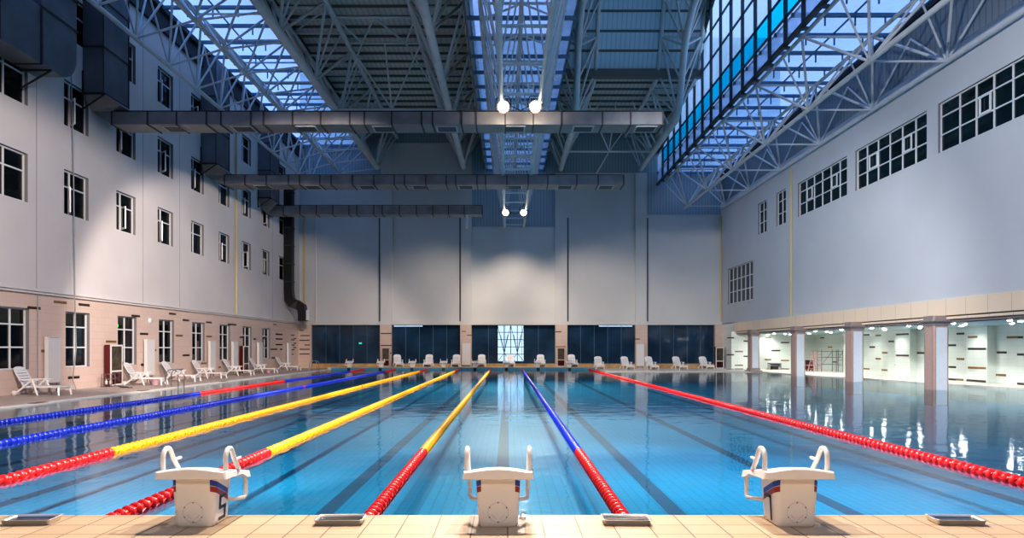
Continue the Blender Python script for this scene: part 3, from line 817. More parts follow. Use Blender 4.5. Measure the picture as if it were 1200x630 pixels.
# ------------------------------------------------------------------ ventilation ducts
def cross_duct(label, Y, hbot, hh, dep, seams, grilles, xw):
    org = (seams[0], Y, Zh(hbot)); zb, zt = Zh(hbot), Zh(hbot+hh)
    root = empty('ventilation_duct', org, label=label, cat='duct')
    for a, b in zip(seams, seams[1:]):
        m = MB(); m.box(a+.03, b-.03, Y, Y+dep, zb, zt); m.build('duct_section', duct_metal, root, org)
    for a in seams:
        m = MB(); e = .035
        m.box(a-.03, a+.03, Y-e, Y+dep+e, zb-e, zt+e); m.build('flange', flange_mat, root, org)
    for g in grilles:
        m = MB(); w_ = .45
        m.box(g-w_, g+w_, Y+.2, Y+dep-.2, zb-.03, zb-.001, 0); m.box(g-w_+.06, g+w_-.06, Y+.27, Y+dep-.27, zb-.034, zb-.03, 1)
        m.build('grille', [grille_mat, grille_dark], root, org)
    # hanger rail above
    m = MB(); m.box(seams[0], seams[-1], Y+.05, Y+.1, zt+.035, zt+.07); m.build('hanger_rail', flange_mat, root, org)
    # riser on the facade and the elbow between
    x0, x1 = XL, XL+.85
    m = MB(); m.box(x0, x1, Y-.9, Y+1.0, Zh(hbot+1.0), Zh(16.5)); m.build('riser', duct_dark, root, org)
    for h in (hbot+1.0, hbot+2.9, hbot+4.8):
        m = MB(); m.box(x0-.02, x1+.04, Y-.94, Y+1.04, Zh(h)-.03, Zh(h)+.03); m.build('flange', flange_mat, root, org)
    for yy_ in (Y-.92, Y+1.02):
        m = MB(); m.box(x1-.0, x1+.03, yy_-.02, yy_+.02, Zh(hbot+1), Zh(16.5)); m.build('corner_strip', flange_mat, root, org)
    m = MB()
    r0 = [(x0,Y-.9,Zh(hbot+1)),(x1,Y-.9,Zh(hbot+1)),(x1,Y+1.0,Zh(hbot+1)),(x0,Y+1.0,Zh(hbot+1))]
    r1 = [(x0,Y-.3,Zh(hbot+.45)),(x1+.3,Y-.2,Zh(hbot+.75)),(x1+.3,Y+dep,Zh(hbot+.75)),(x0,Y+dep,Zh(hbot+.45))]
    r2 = [(seams[0],Y,zb),(seams[0],Y,zt),(seams[0],Y+dep,zt),(seams[0],Y+dep,zb)]
    m.loft([r0, r1, r2], smooth=False); m.build('elbow', duct_metal, root, org)
    m = MB(); m.bar((x0,Y-.95,Zh(hbot+.95)),(x1+.1,Y-.95,Zh(hbot+.95)),.05,.05); m.bar((x0,Y-.95,Zh(hbot+.3)),(x1+.1,Y-.95,Zh(hbot+.95)),.05,.05); m.bar((x0+.03,Y-.95,Zh(hbot+.3)),(x0+.03,Y-.95,Zh(hbot+1.9)),.05,.05)
    m.build('bracket', black_steel, root, org)
    return root
pX = lambda px, Y: (px-595)*Y/F
s1 = [131,173,207,242,259,294,309,343,376,410,427,459,494,507,541,558,592,625,658,706,739,777]
cross_duct('nearest and longest galvanised duct crossing the hall, lit warm by the floodlights', 30.0, 9.45, .53, 1.2, [pX(p,30) for p in s1], [pX(p,30.6) for p in (206,286,360,450,524,603,683,756)], 0)
s2 = [263,287,312,338,351,375,388,413,438,462,474,499,523,534,559,569,594,619,642,676,701,731]
cross_duct('second galvanised duct crossing the hall, between the nearest and the farthest one', 41.2, 9.5, .52, 1.35, [pX(p,41.2) for p in s2], [pX(p,41.8) for p in (308,367,430,492,546,603,662,710)], 0)
s3 = [313,332,351.5,370.7,390,409,418,438,448,468,488,507,525.5,544,565]
d3 = cross_duct('farthest and shortest galvanised duct, ending above the second lane block', 50.4, 9.5, .6, 1.0, [pX(p,50.4) for p in s3], [], 0)
m = MB(); m.box(pX(547,50.6)-.07, pX(547,50.6)+.07, 50.6, 50.75, Zh(8.55), Zh(9.5)); m.build('drop_pipe', radiator_mat, d3, (pX(313,50.4),50.4,Zh(9.5)))

# big duct along the facade, upper left
org = (XL, 20, Zh(10)); root = empty('ventilation_duct', org, label='big dark duct along the top of the left facade, turning up in a rounded elbow', cat='duct')
xo = -16.4
m = MB(); m.box(XL, xo, 13, 24.98, Zh(10.0), Zh(12.0)); m.build('duct_section', duct_dark, root, org)
m = MB(); pts = [(25.0,Zh(10.0))]
for i in range(9):
    a = -PI/2+PI/2*i/8; pts.append((26.05+1.0*math.cos(a), Zh(11.0+1.0*math.sin(a))))
pts += [(27.05,Zh(17)),(25.0,Zh(17))]
m.prism(pts, XL, xo, 'X'); m.build('elbow', duct_dark, root, org)
for y in (19.4, 22.9, 24.98):
    m = MB(); m.box(XL, xo+.05, y-.035, y+.035, Zh(9.96), Zh(12.04)); m.build('flange', flange_mat, root, org)
for h in (12.0, 13.1):
    m = MB(); m.box(XL, xo+.04, 24.96, 27.09, Zh(h), Zh(h+.06)); m.build('flange', flange_mat, root, org)
for y in (22.0, 25.4):
    m = MB(); m.bar((XL,y,Zh(9.93)),(xo+.1,y,Zh(9.93)),.06,.06); m.bar((XL,y,Zh(9.3)),(xo+.05,y,Zh(9.9)),.05,.05); m.build('bracket', black_steel, root, org)

# black duct in the far left corner
org = (XL, 57, Zh(2)); root = empty('ventilation_duct', org, label='black wrapped duct coming down the far left corner and bending onto the ledge', cat='duct')
m = MB(); m.box(XL, XL+.62, 55.2, 55.9, Zh(4.6), Zh(13.2)); m.build('duct_section', black_duct, root, org)
def rect(cx, cy, cz, wx, wy, ang):      # section perpendicular to a path in the XZ plane
    ca, sa = math.cos(ang), math.sin(ang)
    return [(cx-ca*wx/2, cy-wy/2, cz-sa*wx/2), (cx+ca*wx/2, cy-wy/2, cz+sa*wx/2), (cx+ca*wx/2, cy+wy/2, cz+sa*wx/2), (cx-ca*wx/2, cy+wy/2, cz-sa*wx/2)]
m = MB(); x = XL+.31
m.loft([rect(x,55.55,Zh(4.6),.62,.7,0), rect(x+.06,55.55,Zh(3.9),.66,.7,.35), rect(x+.3,55.6,Zh(3.5),.72,.7,.9), rect(x+.65,55.7,Zh(3.4),.75,.7,1.4)], smooth=False); m.build('elbow', black_duct, root, org)
m = MB(); m.loft([rect(x+.62,55.7,Zh(3.42),.75,.7,1.35), rect(x+.95,55.7,Zh(3.2),.7,.7,.7), rect(x+1.05,55.7,Zh(2.7),.62,.7,.1), rect(x+1.05,55.7,Zh(2.14),.6,.7,0)], smooth=False); m.build('elbow', black_duct, root, org)
for h in (5.2,6.6,8.0,9.4,10.8,12.2):
    m = MB(); m.box(XL, XL+.66, 55.17, 55.93, Zh(h)-.04, Zh(h)+.04); m.build('flange', flange_mat, root, org)
m = MB(); m.box(x+1.36, x+1.62, 55.45, 55.9, Zh(2.2), Zh(3.0)); m.build('junction_box', radiator_mat, root, org)

# pipes and cables -------------------------------------------
def pipe(name, label, pts, r, m_, cat='pipe'):
    org = pts[0]; mb = MB(); mb.tube(pts, r, 8)
    return tag(mb.build(name, m_, None, org), label, cat)
yz = lambda px, X: abs(X)*F/abs(595-px)
pipe('gas_pipe', 'yellow vertical pipe on the left facade between two window columns', [(XL+.06,yz(276,XL),Zh(2.13)),(XL+.06,yz(276,XL),Zh(15))], .05, yellow_pipe)
pipe('gas_pipe', 'yellow vertical pipe in the far left corner', [(-16.95,YF-.25,Zh(2.13)),(-16.95,YF-.25,Zh(11))], .07, yellow_pipe)
pipe('gas_pipe', 'yellow vertical pipe on the right wall near the single grid window', [(XR-.055,44.5,Zh(2.0)),(XR-.055,44.5,Zh(11.2))], .05, yellow_pipe)
pipe('gas_pipe', 'yellow vertical pipe in the far right corner', [(XR-.08,YF-.45,Zh(2.24)),(XR-.08,YF-.45,Zh(11))], .06, yellow_pipe)
pipe('downpipe', 'white vertical pipe on the far wall next to the left corner', [(-16.0,YF-.2,Zh(2.24)),(-16.0,YF-.2,Zh(11.5))], .06, radiator_mat)
cz = yz(80, XL)
pipe('hanging_cable', 'long grey cable hanging down the left facade to the deck near the first lounger', [(XL+.26,cz-.4,Zh(14)),(XL+.26,cz-.1,Zh(8)),(XL+.26,cz,Zh(2)),(XL+.3,cz+.02,Zh(0)),(XL+.3,cz-.2,ZS+.4),(XL+.5,cz-.3,ZS+.02),(XL+.9,cz+.6,ZS+.02),(XL+1.1,cz+1.6,ZS+.02)], .022, grey_pipe, 'cable')
pipe('conduit', 'thin pink conduit running down the tiled left wall to the deck', [(XL+.1,yz(41,XL),Zh(2.0)),(XL+.1,yz(41,XL),ZS+.02)], .02, grey_pipe, 'pipe')

# ------------------------------------------------------------------ floodlights
def floodlight(x, y, h, tx, label, group=None, rot=-.9, ry=0):
    org = (x, y, Zh(h)); root = empty('floodlight', org, label=label, cat='floodlight', group=group)
    R = Matrix.Rotation(ry, 4, 'Z') @ Matrix.Rotation(rot, 4, 'X')      # lens faces local -Z turned toward the viewer
    def place(m, name, mt):
        m.v = [tuple(R @ Vector(v)) for v in m.v]; return m.build(name, mt, root, (0,0,0))
    m = MB(); m.lathe([(.03,.42),(.11,.40),(.12,.22),(.20,.10),(.27,0),(.28,-.03),(.26,-.03),(.24,0),(.10,.15),(0.001,.16)], 20); hs = place(m, 'housing', flood_body)
    m = MB(); m.lathe([(.215,-.02),(.13,-.035),(.001,-.04)], 20); ln = place(m, 'lens', flood_glow); ln.parent = hs
    m = MB(); m.tube([(-.31,0,-.05),(-.31,0,.3),(-.2,0,.5),(.2,0,.5),(.31,0,.3),(.31,0,-.05)], .022, 6)
    m.v = [tuple(Matrix.Rotation(rot*.3, 4, 'X') @ Vector(v)) for v in m.v]; m.build('yoke', flood_body, root, (0,0,0))
    m = MB(); m.tube([(0,.12,.48),(0,.12,.85)], .03, 6); m.build('hanger', flood_body, root, (0,0,0))
    return root
fl = []
for px, py, yy_, side in ((590,122,29.4,'left lamp of the bright floodlight pair above the nearest duct'),(627,122,29.4,'right lamp of the bright floodlight pair above the nearest duct'),
                    (592.5,247,52,'left lamp of the far floodlight pair in front of the far wall'),(613.5,247,52,'right lamp of the far floodlight pair in front of the far wall')):
    x = (px-595)*yy_/F; h = (408-py)*yy_/F
    floodlight(x, yy_-.15, h-.15, 0, 'round floodlight, ' + side, rot=-1.05)
for yy_, lab in ((29.4,'black cable sagging between the two near floodlights'),(52,'black cable sagging between the two far floodlights')):
    x0, x1 = (.05 if yy_ < 40 else -.1), (1.0 if yy_ < 40 else 1.15)
    h = 10.35
    pipe('lamp_cable', lab, [(x0-.15,yy_,Zh(h)),(x0+.1,yy_-.05,Zh(h-.35)),((x0+x1)/2,yy_-.1,Zh(h-.55)),(x1-.1,yy_-.05,Zh(h-.35)),(x1+.15,yy_,Zh(h))], .02, black_steel, 'cable')

# ------------------------------------------------------------------ starting blocks
SEG = {'a':(0,.87,1,1),'b':(.72,.5,1,1),'c':(.72,0,1,.5),'d':(0,0,1,.13),'e':(0,0,.28,.5),'f':(0,.5,.28,1),'g':(0,.435,1,.565)}
DIG = {'5':'afgcd','6':'afgedc','7':'abc'}
def ringpts(z, off=0):
    """rounded rectangle of the pedestal at height z; returns points from the front centre clockwise (seen from above: to +X first)"""
    t = z/.41
    w = .163+.022*t+off; y0 = -.0-.012*t-off; y1 = .34+.04*t+off; r = .05+off
    pts = [(0,y0)]
    for cx, cy, a0 in ((w-r,y0+r,-90),(w-r,y1-r,0),(-(w-r),y1-r,90),(-(w-r),y0+r,180)):
        for i in range(6):
            a = math.radians(a0+90*i/5); pts.append((cx+r*math.cos(a), cy+r*math.sin(a)))
    return pts
def path_at(pts, s):
    n = len(pts); L = 0
    for i in range(n):
        p, q = Vector(pts[i]), Vector(pts[(i+1) % n]); d = (q-p).length
        if s <= L+d: return p+(q-p)*((s-L)/d if d else 0)
        L += d
    return Vector(pts[0])
def starting_block(num, label, detail=True, group=None):
    root = empty('starting_block', (0,0,0), label=label, cat='starting block', group=group)
    m = MB(); zs = [0,.015,.05,.15,.27,.41]
    rings = []
    for i, z in enumerate(zs):
        o = -.012 if i == 0 else 0
        rings.append([(x,y,z) for x,y in ringpts(z, o)])
    m.loft(rings); m.build('pedestal', plastic, root)
    # platform: crowned slab with flared underside
    m = MB(); rings = []
    N = 13
    ys = [-.07,-.055,.0,.15,.30,.43,.50,.515]
    for y in ys:
        endf = 1 if -.06 < y < .51 else .97
        top = []; bot = []
        for i in range(N):
            u = -1+2*i/(N-1)
            crown = .028*(math.cos(u*PI/2)**1.3 if abs(u) < 1 else 0)*(1 if y < .2 else .35)
            lift = -.080*max(0, y)/.5
            z_t = .472+crown-(.008 if endf < 1 else 0) + lift
            top.append((u*.285*endf, y, z_t))
            bot.append((u*(.298 if abs(u) > .9 else .29)*endf, y, .408-.075*max(0,y)/.5*(1 if y > .36 else .3)+(.006 if endf < 1 else 0)))
        rings.append(top + list(reversed(bot)))
    m.loft(rings, smooth=False); m.build('platform', plastic, root)
    for sx in (-1,1):
        x = sx*.262
        m = MB()
        pts = [(x,.02,.46),(x,.015,.53),(x,.015,.575)]
        for i in range(9):
            a = PI-PI*.80*i/8; pts.append((x, .015+.075+.075*math.cos(a), .575+.072*math.sin(a)))
        pts += [(x,.20,.545),(x,.335,.40)]
        m.tube(pts, .0205, 10)
        m.tube([(x,.225,.518),(x,.25,.530),(x,.335,.530)], .015, 8)
        m.build('hand_grip', plastic, root)
        m = MB()
        m.tube([(x,.455,.36),(x*1.0,.47,.30),(x*.99,.48,.20),(x*.985,.475,.17),(x*.96,.455,.155),(x*.80,.36,.163),(x*.62,.30,.17)], [.021,.019,.018,.019,.020,.018,.019], 10)
        m.build('backstroke_grip', plastic, root)
    if detail:
        # stripes round both front corners: blue over red, falling along the flanks
        for sgn in (1,-1):
            for k, mt in ((0,dec_blue),(1,dec_red)):
                m = MB(); vs = []; n = 22
                for i in range(n):
                    s = .142+.30*i/(n-1)
                    drop = 0 if s < .15 else (.018*min(1,(s-.15)/.05) + .105*max(0,(s-.2))/.24)
                    for z in (.398-.052*k-drop, .398-.052*(k+1)+.004-drop):
                        q = path_at(ringpts(z, .002), s); vs.append((q.x*sgn, q.y, z))
                fs = [(2*i,2*i+1,2*i+3,2*i+2) if sgn > 0 else (2*i,2*i+2,2*i+3,2*i+1) for i in range(n-1)]
                m.add(vs, fs, 0, True); m.build('blue_stripe' if k == 0 else 'red_stripe', mt, root)
        # numeral on both flanks
        for sgn in (1,-1):
            m = MB(); W, Hh = .15, .215; yc, zc = .10, .03
            for ch in DIG[num]:
                a, b, c, d = SEG[ch]
                for (u0,v0,u1,v1) in ((a,b,c,d),):
                    q = []
                    for (u,v) in ((u0,v0),(u1,v0),(u1,v1),(u0,v1)):
                        uu = u if sgn > 0 else 1-u
                        z = zc+v*Hh; w = .163+.022*z/.41+.0025
                        q.append((sgn*w, yc+uu*W, z))
                    m.add(q, [(0,1,2,3)])
            m.build('numeral', dec_black, root)
        # embossed ring with screws on the front
        m = MB(); cz_ = .125
        def fr_y(z): return -.012*z/.41
        R_ = .082; n = 40
        for (r0,r1) in ((R_,R_+.004),):
            vs = []
            for i in range(n):
                a = 2*PI*i/n
                for r in (r0,r1):
                    z = cz_+r*math.sin(a); vs.append((r*math.cos(a), fr_y(z)-.0015, z))
            m.add(vs, [(2*i,2*i+1,(2*i+3)%(2*n),(2*i+2)%(2*n)) for i in range(n)])
        for s in (-1,1):
            for a0, a1, r in ((200,250,.05),) :
                vs = []
                for i in range(7):
                    a = math.radians(a0+(a1-a0)*i/6)
                    for rr in (r,r+.005):
                        z = cz_+rr*math.sin(a); vs.append((s*-rr*math.cos(a), fr_y(z)-.0015, z))
                m.add(vs, [(2*i,2*i+1,2*i+3,2*i+2) for i in range(6)])
        m.build('embossed_ring', emboss, root)
        m = MB()
        for i in range(6):
            a = PI/2+PI/3*i; z = cz_+R_*math.sin(a); m.lathe([(.006,-.003),(.001,-.004)], 8, 0, 'Y', (R_*math.cos(a), fr_y(z), z))
        m.build('screw_heads', rubber, root)
        # small crossed emblem on the platform's side
        for sgn in (1,-1):
            m = MB(); X = sgn*.294
            def fl_(y0,y1,z0,z1,mi,e):
                vs = [(X+sgn*e,y0,z0),(X+sgn*e,y1,z0),(X+sgn*(e-.004),y1,z1),(X+sgn*(e-.004),y0,z1)]; m.add(vs, [(0,1,2,3)], mi)
            y0, z0, w, h = .19, .424, .042, .036
            fl_(y0,y0+w,z0,z0+h,0,.004)
            for d in (1,-1):
                a = (y0, z0 if d > 0 else z0+h); b = (y0+w, z0+h if d > 0 else z0)
                m.bar((X+sgn*.004,a[0],a[1]),(X+sgn*.004,b[0],b[1]),.007,.002,1)
            fl_(y0,y0+w,z0+h*.36,z0+h*.64,1,.0065); fl_(y0+w*.38,y0+w*.62,z0,z0+h,1,.0065)
            fl_(y0,y0+w,z0+h*.42,z0+h*.58,2,.0075); fl_(y0+w*.44,y0+w*.56,z0,z0+h,2,.0075)
            m.build('emblem', [dec_blue, dec_white, rope_red], root)
    return root
for x, num, lab in ((-2.62,'5','white plastic starting block number 5, left of the three on the near edge'),(-.08,'6','white plastic starting block number 6, middle of the three on the near edge'),(2.41,'7','white plastic starting block number 7, right of the three on the near edge')):
    b = starting_block(num, lab, group='starting blocks on the near pool edge'); b.location = (x, 5.925, ZD)
far_lab = ['in front of the leftmost glazing bay','in front of the pier with the fire cabinet, left half','between the first and second far loungers from the left','between the second and third far loungers from the left',
           'beside the fourth far lounger, left of the bright lattice pane','in front of the bright lattice window pane','just right of the bright lattice window pane','rightmost one, right of the middle fire cabinet']
fb = starting_block('5', 'x', False, group='starting blocks on the far pool edge')
for i, x in enumerate(lanes):
    o = fb if i == 0 else dup(fb)
    o.location = (x+.0, Y1+.52, ZD); o.rotation_euler = (0,0,PI); o['label'] = 'small white far starting block ' + far_lab[i]

# ------------------------------------------------------------------ lane ropes
def float_mesh(name, m_, seg=12, fins=True):
    m = MB(); 
    m.lathe([(.012,-.066),(.040,-.064),(.074,-.052),(.078,-.035),(.074,-.018),(.050,-.008),(.044,.03),(.050,.055),(.046,.066),(.012,.068)], seg, 0, 'Y')
    if fins:
        for k in range(6):
            a = PI/3*k; a2 = a+.55
            vs = [(.042*math.cos(a),-.02,.042*math.sin(a)),(.075*math.cos(a),-.02,.075*math.sin(a)),(.070*math.cos(a2),.06,.070*math.sin(a2)),(.042*math.cos(a2),.06,.042*math.sin(a2))]
            m.add(vs, [(0,1,2,3)], 0, False)
    me = bpy.data.meshes.new(name); me.from_pydata(m.v, [], m.f); me.polygons.foreach_set('use_smooth', m.sm); me.materials.append(m_); me.update()
    return me
FM = {'r': float_mesh('float_disc', rope_red), 'y': float_mesh('float_disc', rope_yel), 'b': float_mesh('float_disc', rope_blue)}
RM = {'r': rope_red, 'y': rope_yel, 'b': rope_blue}
def rope(x, main, col_at, vis, label, group='lane ropes stretched along the pool'):
    ya, yb = Y0+.35, Y1-.1
    root = empty('lane_rope', (x,ya,.015), label=label, cat='lane rope', group=group)
    n = int((yb-ya)/.148); mats = ['r', main] if main != 'r' else ['r']
    rest = MB(); cnt = 0
    for i in range(n):
        y = .1+i*.148; c = col_at(ya+y)
        if ya+y >= vis and cnt < 100:
            o = bpy.data.objects.new('float_disc', FM[c]); C.objects.link(o); o.parent = root
            o.location = (0,y,0); o.rotation_euler = (0,(i*1.7) % 6.28,0); cnt += 1
        else:
            rest.lathe([(.012,-.066),(.074,-.052),(.078,-.03),(.052,-.01),(.056,.06),(.012,.068)], 8, mats.index(c), 'Y', (0,y,0))
    o = rest.build('float_discs', [RM[c] for c in mats], root); o['kind'] = 'stuff'
    m = MB(); m.tube([(0,-.35,.0),(0,0,0),(0,yb-ya,0),(0,yb-ya+.1,0)], .008, 6); m.build('cable', cable_mat, root)
def std(main):
    def f(y):
        if y < Y0+5.05 or y > Y1-5.0 or abs(y-31.0) < .08: return 'r'
        return main
    return f
def mid_red(y):
    if y < Y0+5 or y > Y1-5 or 26.2 < y < 36.2: return 'r'
    return 'b'
rope(-11.38,'b',mid_red,16.2,'blue lane rope with a long red middle stretch, nearest the left deck')
rope(-8.88,'b',std('b'),12.6,'blue lane rope with one red float halfway, second from the left deck')
rope(-6.38,'y',std('y'),9.0,'yellow lane rope farthest left of the three yellow ones, red at its ends')
rope(-3.86,'y',std('y'),7.1,'middle one of three yellow lane ropes, passing behind block 5')
rope(-1.36,'y',std('y'),7.1,'yellow lane rope with red near end between blocks 5 and 6')
rope(1.14,'b',std('b'),7.1,'blue lane rope with red near end between blocks 6 and 7')
rope(6.42,'r',lambda y: 'r',8.8,'all red lane rope, farthest right')

# rope anchor on the deck edge behind block 6
org = (.13, 6.27, ZD); root = empty('rope_anchor', org, label='small white rope anchor hook on the deck edge behind block 6', cat='hook'); root.scale = (.7,.7,.7); root.scale = (.7,.7,.6)
m = MB(); m.box(-.045,.045,-.03,.03,0,.012); m.build('base_plate', plastic, root)
m = MB(); m.tube([(-.02,0,.01),(-.02,0,.05),(0,.01,.075),(.03,.02,.07),(.045,.02,.045)], .011, 8); m.build('hook', plastic, root)

# ------------------------------------------------------------------ steel trays on the near edge
def tray(label):
    root = empty('footbath_tray', (0,0,0), label=label, cat='tray', group='steel trays on the near pool edge')
    m = MB(); w, d, h = .205, .115, .045
    def rr(k, z): return [(-w*k+.0,-d*k,z),(w*k,-d*k,z),(w*k,d*k,z),(-w*k,d*k,z)]
    def R2(a, b, z, r=.02):
        o = []
        for cx, cy, a0 in ((a-r,-(b-r),-90),(a-r,b-r,0),(-(a-r),b-r,90),(-(a-r),-(b-r),180)):
            for i in range(4):
                t = math.radians(a0+30*i); o.append((cx+r*math.cos(t), cy+r*math.sin(t), z))
        return o
    m.loft([R2(w-.02,d-.02,0), R2(w-.012,d-.012,.02), R2(w-.008,d-.008,h-.008), R2(w,d,h), R2(w,d,h+.004), R2(w-.014,d-.014,h+.002), R2(w-.022,d-.022,.03)], cap=False)
    m.build('rim', tray_rim, root)
    m = MB(); m.loft([R2(w-.022,d-.022,.026), R2(w-.024,d-.024,.028)]); m.build('basin', tray_dark, root)
    return root
t0 = tray('x')
for i, (x, rz, lab) in enumerate(((-4.07,.06,'shallow stainless tray at the far left of the near edge, left of block 5'),(-1.43,.03,'shallow stainless tray between blocks 5 and 6'),(1.01,-.03,'shallow stainless tray between blocks 6 and 7, at the end of the blue rope'),(3.83,-.08,'shallow stainless tray right of block 7'))):
    o = t0 if i == 0 else dup(t0); o.location = (x, 6.08, ZD); o.rotation_euler = (0,0,rz); o['label'] = lab

# ------------------------------------------------------------------ sun loungers
def lounger():
    root = empty('sun_lounger', (0,0,0), label='x', cat='sun lounger')
    W = .33
    # seat: side rails and moulded slats
    m = MB()
    for s in (-1,1): m.bar((-.42,s*(W-.03),.30),(.93,s*(W-.03),.30),.055,.055)
    for i in range(15):
        x = -.30+i*.084; m.box(x-.034, x+.034, -W+.05, W-.05, .305, .325)
    m.box(.87,.95,-W,W,.275,.325)
    m.build('seat', plastic, root)
    # backrest: rounded panel with slots, built from horizontal strips
    m = MB(); P0 = Vector((-.36,0,.31)); P1 = Vector((-.80,0,1.0)); D = (P1-P0); L = D.length; D.normalize(); Nn = Vector((D.z,0,-D.x))
    def pan(s0, s1, y0, y1, y0b=None, y1b=None):
        y0b = y0 if y0b is None else y0b; y1b = y1 if y1b is None else y1b
        vs = []
        for t in (0,.025):
            for s, a, b in ((s0,y0,y1),(s1,y0b,y1b)):
                p = P0+D*s-Nn*t
                vs += [(p.x,a,p.z),(p.x,b,p.z)]
        m.add(vs, [(0,1,3,2),(4,6,7,5),(0,2,6,4),(1,5,7,3),(0,4,5,1),(2,3,7,6)])
    Wb = .30
    pan(0,.68,-Wb,-Wb+.06); pan(0,.68,Wb-.06,Wb)
    s = .0
    while s < .64: pan(s, s+.085, -Wb+.06, Wb-.06); s += .112
    pan(.66,.74,-Wb,Wb,-Wb+.03,Wb-.03); pan(.74,.79,-Wb+.03,Wb-.03,-Wb+.10,Wb-.10); pan(.79,L,-Wb+.10,Wb-.10,-Wb+.2,Wb-.2)
    m.build('backrest', plastic, root)
    for s in (-1,1):
        y = s*(W+.02)
        m = MB(); m.bar((-.5,y,.545),(.10,y,.555),.07,.035); m.bar((.10,y,.555),(.17,y,.535),.07,.035); m.build('armrest', plastic, root)
        m = MB(); m.tube([(-.03,y,.55),(.06,y,.28),(.17,y,0)], [.038,.034,.03], 8); m.build('leg', plastic, root)
        m = MB(); m.tube([(-.06,y,.54),(-.32,y,.30),(-.62,y,.09)], [.034,.034,.04], 8); m.tube([(.10,y,.53),(-.10,y,.30)], .022, 6); lg = m.build('leg', plastic, root)
        m = MB(); m.lathe([(.001,-.03),(.075,-.03),(.088,-.02),(.088,.02),(.075,.03),(.001,.03)], 14, 0, 'Y', (-.68,y,.088)); m.build('wheel', plastic, lg)
    m = MB()
    for s in (-1,1): m.bar((.86,s*(W-.05),.29),(.90,s*(W+.0),0),.05,.06)
    m.bar((.87,-W+.03,.24),(.87,W-.03,.24),.04,.09)
    m.build('foot_frame', plastic, root)
    return root
pl = lounger(); first = [True]
def put_l(x, y, rz, z, label, group):
    o = pl if first[0] else dup(pl); first[0] = False
    o.location = (x,y,z); o.rotation_euler = (0,0,rz); o['label'] = label; o['group'] = group; return o
LL = [(24.95,'nearest lounger on the left deck, in front of the first tall radiator'),(31.95,'second lounger on the left deck, right of the open red cabinet'),(35.3,'third lounger on the left deck, behind the near pool ladder'),
      (38.9,'fourth lounger on the left deck, past the near pool ladder'),(43.0,'fifth lounger on the left deck, between two tall radiators'),(47.2,'sixth lounger on the left deck, with a pink bucket under its foot'),(52.9,'farthest lounger on the left deck, next to the last tall radiator')]
for i, (y, lab) in enumerate(LL):
    put_l(-16.35+.06*((i*7) % 3-1), y, (.05*((i*5) % 3-1)), ZS, 'white plastic lounger, ' + lab, 'sun loungers along the left wall')
FL = [(466,57.85,-1.3,ZD,'first from the left on the far deck, by the fire cabinet'),(501.5,57.95,-PI/2,ZD,'second from the left on the far deck, facing the pool'),(534,57.95,-PI/2,ZD,'third from the left on the far deck, left of the white pier radiator'),
      (564,57.95,-PI/2,ZD,'fourth from the left on the far deck, right of the white pier radiator'),(598,57.95,-PI/2,ZD,'on the far deck in front of the bright lattice pane'),(634,57.95,-PI/2,ZD,'on the far deck left of the middle fire cabinet'),(671.5,57.95,-1.5,ZD,'on the far deck half hidden by the rightmost starting block'),
      (702.5,56.6,-PI/2,ZS,'at the right end of the far deck by the red rope'),(735.5,56.0,-1.42,ZS,'on the right far deck, left of the second white pier radiator'),(764,55.9,-1.45,ZS,'on the right far deck, right of the second white pier radiator'),
      (797,55.9,-1.42,ZS,'on the right far deck, second from the right corner cabinet'),(828.5,55.9,-1.45,ZS,'on the right far deck, next to the right corner cabinet')]
for px, y, rz, z, lab in FL:
    put_l((px-595)*(y-.3)/F, y, rz, z, 'white lounger ' + lab, 'sun loungers at the far end')

# ------------------------------------------------------------------ radiators, cabinets, small things
def radiator(loc, rz, w, h, label, group, foot=.344):
    root = empty('radiator', loc, rz, label, 'radiator', group)      # local: width along X, front toward -Y
    m = MB(); m.box(-w/2, w/2, 0, .14, 0, h)
    n = 6
    for i in range(n):
        x = -w/2+w*(i+.5)/n; m.box(x-w/n*.47, x+w/n*.47, -.012, 0, .03, h-.03)
    m.box(-w/2, w/2, -.02, .15, h, h+.02); m.build('body', radiator_mat, root)
    for s in (-1,1):
        m = MB(); m.tube([(s*w*.3,.06,.0),(s*w*.3,.06,-foot)], .018, 8); m.build('leg', rubber, root)
    return root
RZ = [(26.85,'nearest one, behind the first lounger'),(34.1,'second one, behind the second lounger'),(41.3,'third one, near the fifth window'),(44.75,'fourth one, next to the far red cabinet'),(49.3,'fifth one, between the last two tiled-band windows'),(55.9,'farthest one, behind the last lounger')]
for z, lab in RZ: radiator((XL+.28, z, Zh(-1.29)), PI/2, .74, 1.70, 'tall white radiator on the left wall, ' + lab, 'tall radiators on the left wall')
radiator(((546.3-595)*58.7/F, YF-.72, Zh(-1.38)), 0, .72, 1.8, 'tall white radiator on the far pier left of the bright lattice pane', 'tall radiators on the far piers', .11)
radiator(((750.5-595)*58.7/F, YF-.72, Zh(-1.45)), 0, .66, 1.8, 'tall white radiator on the far pier between two right glazing bays', 'tall radiators on the far piers', .184)
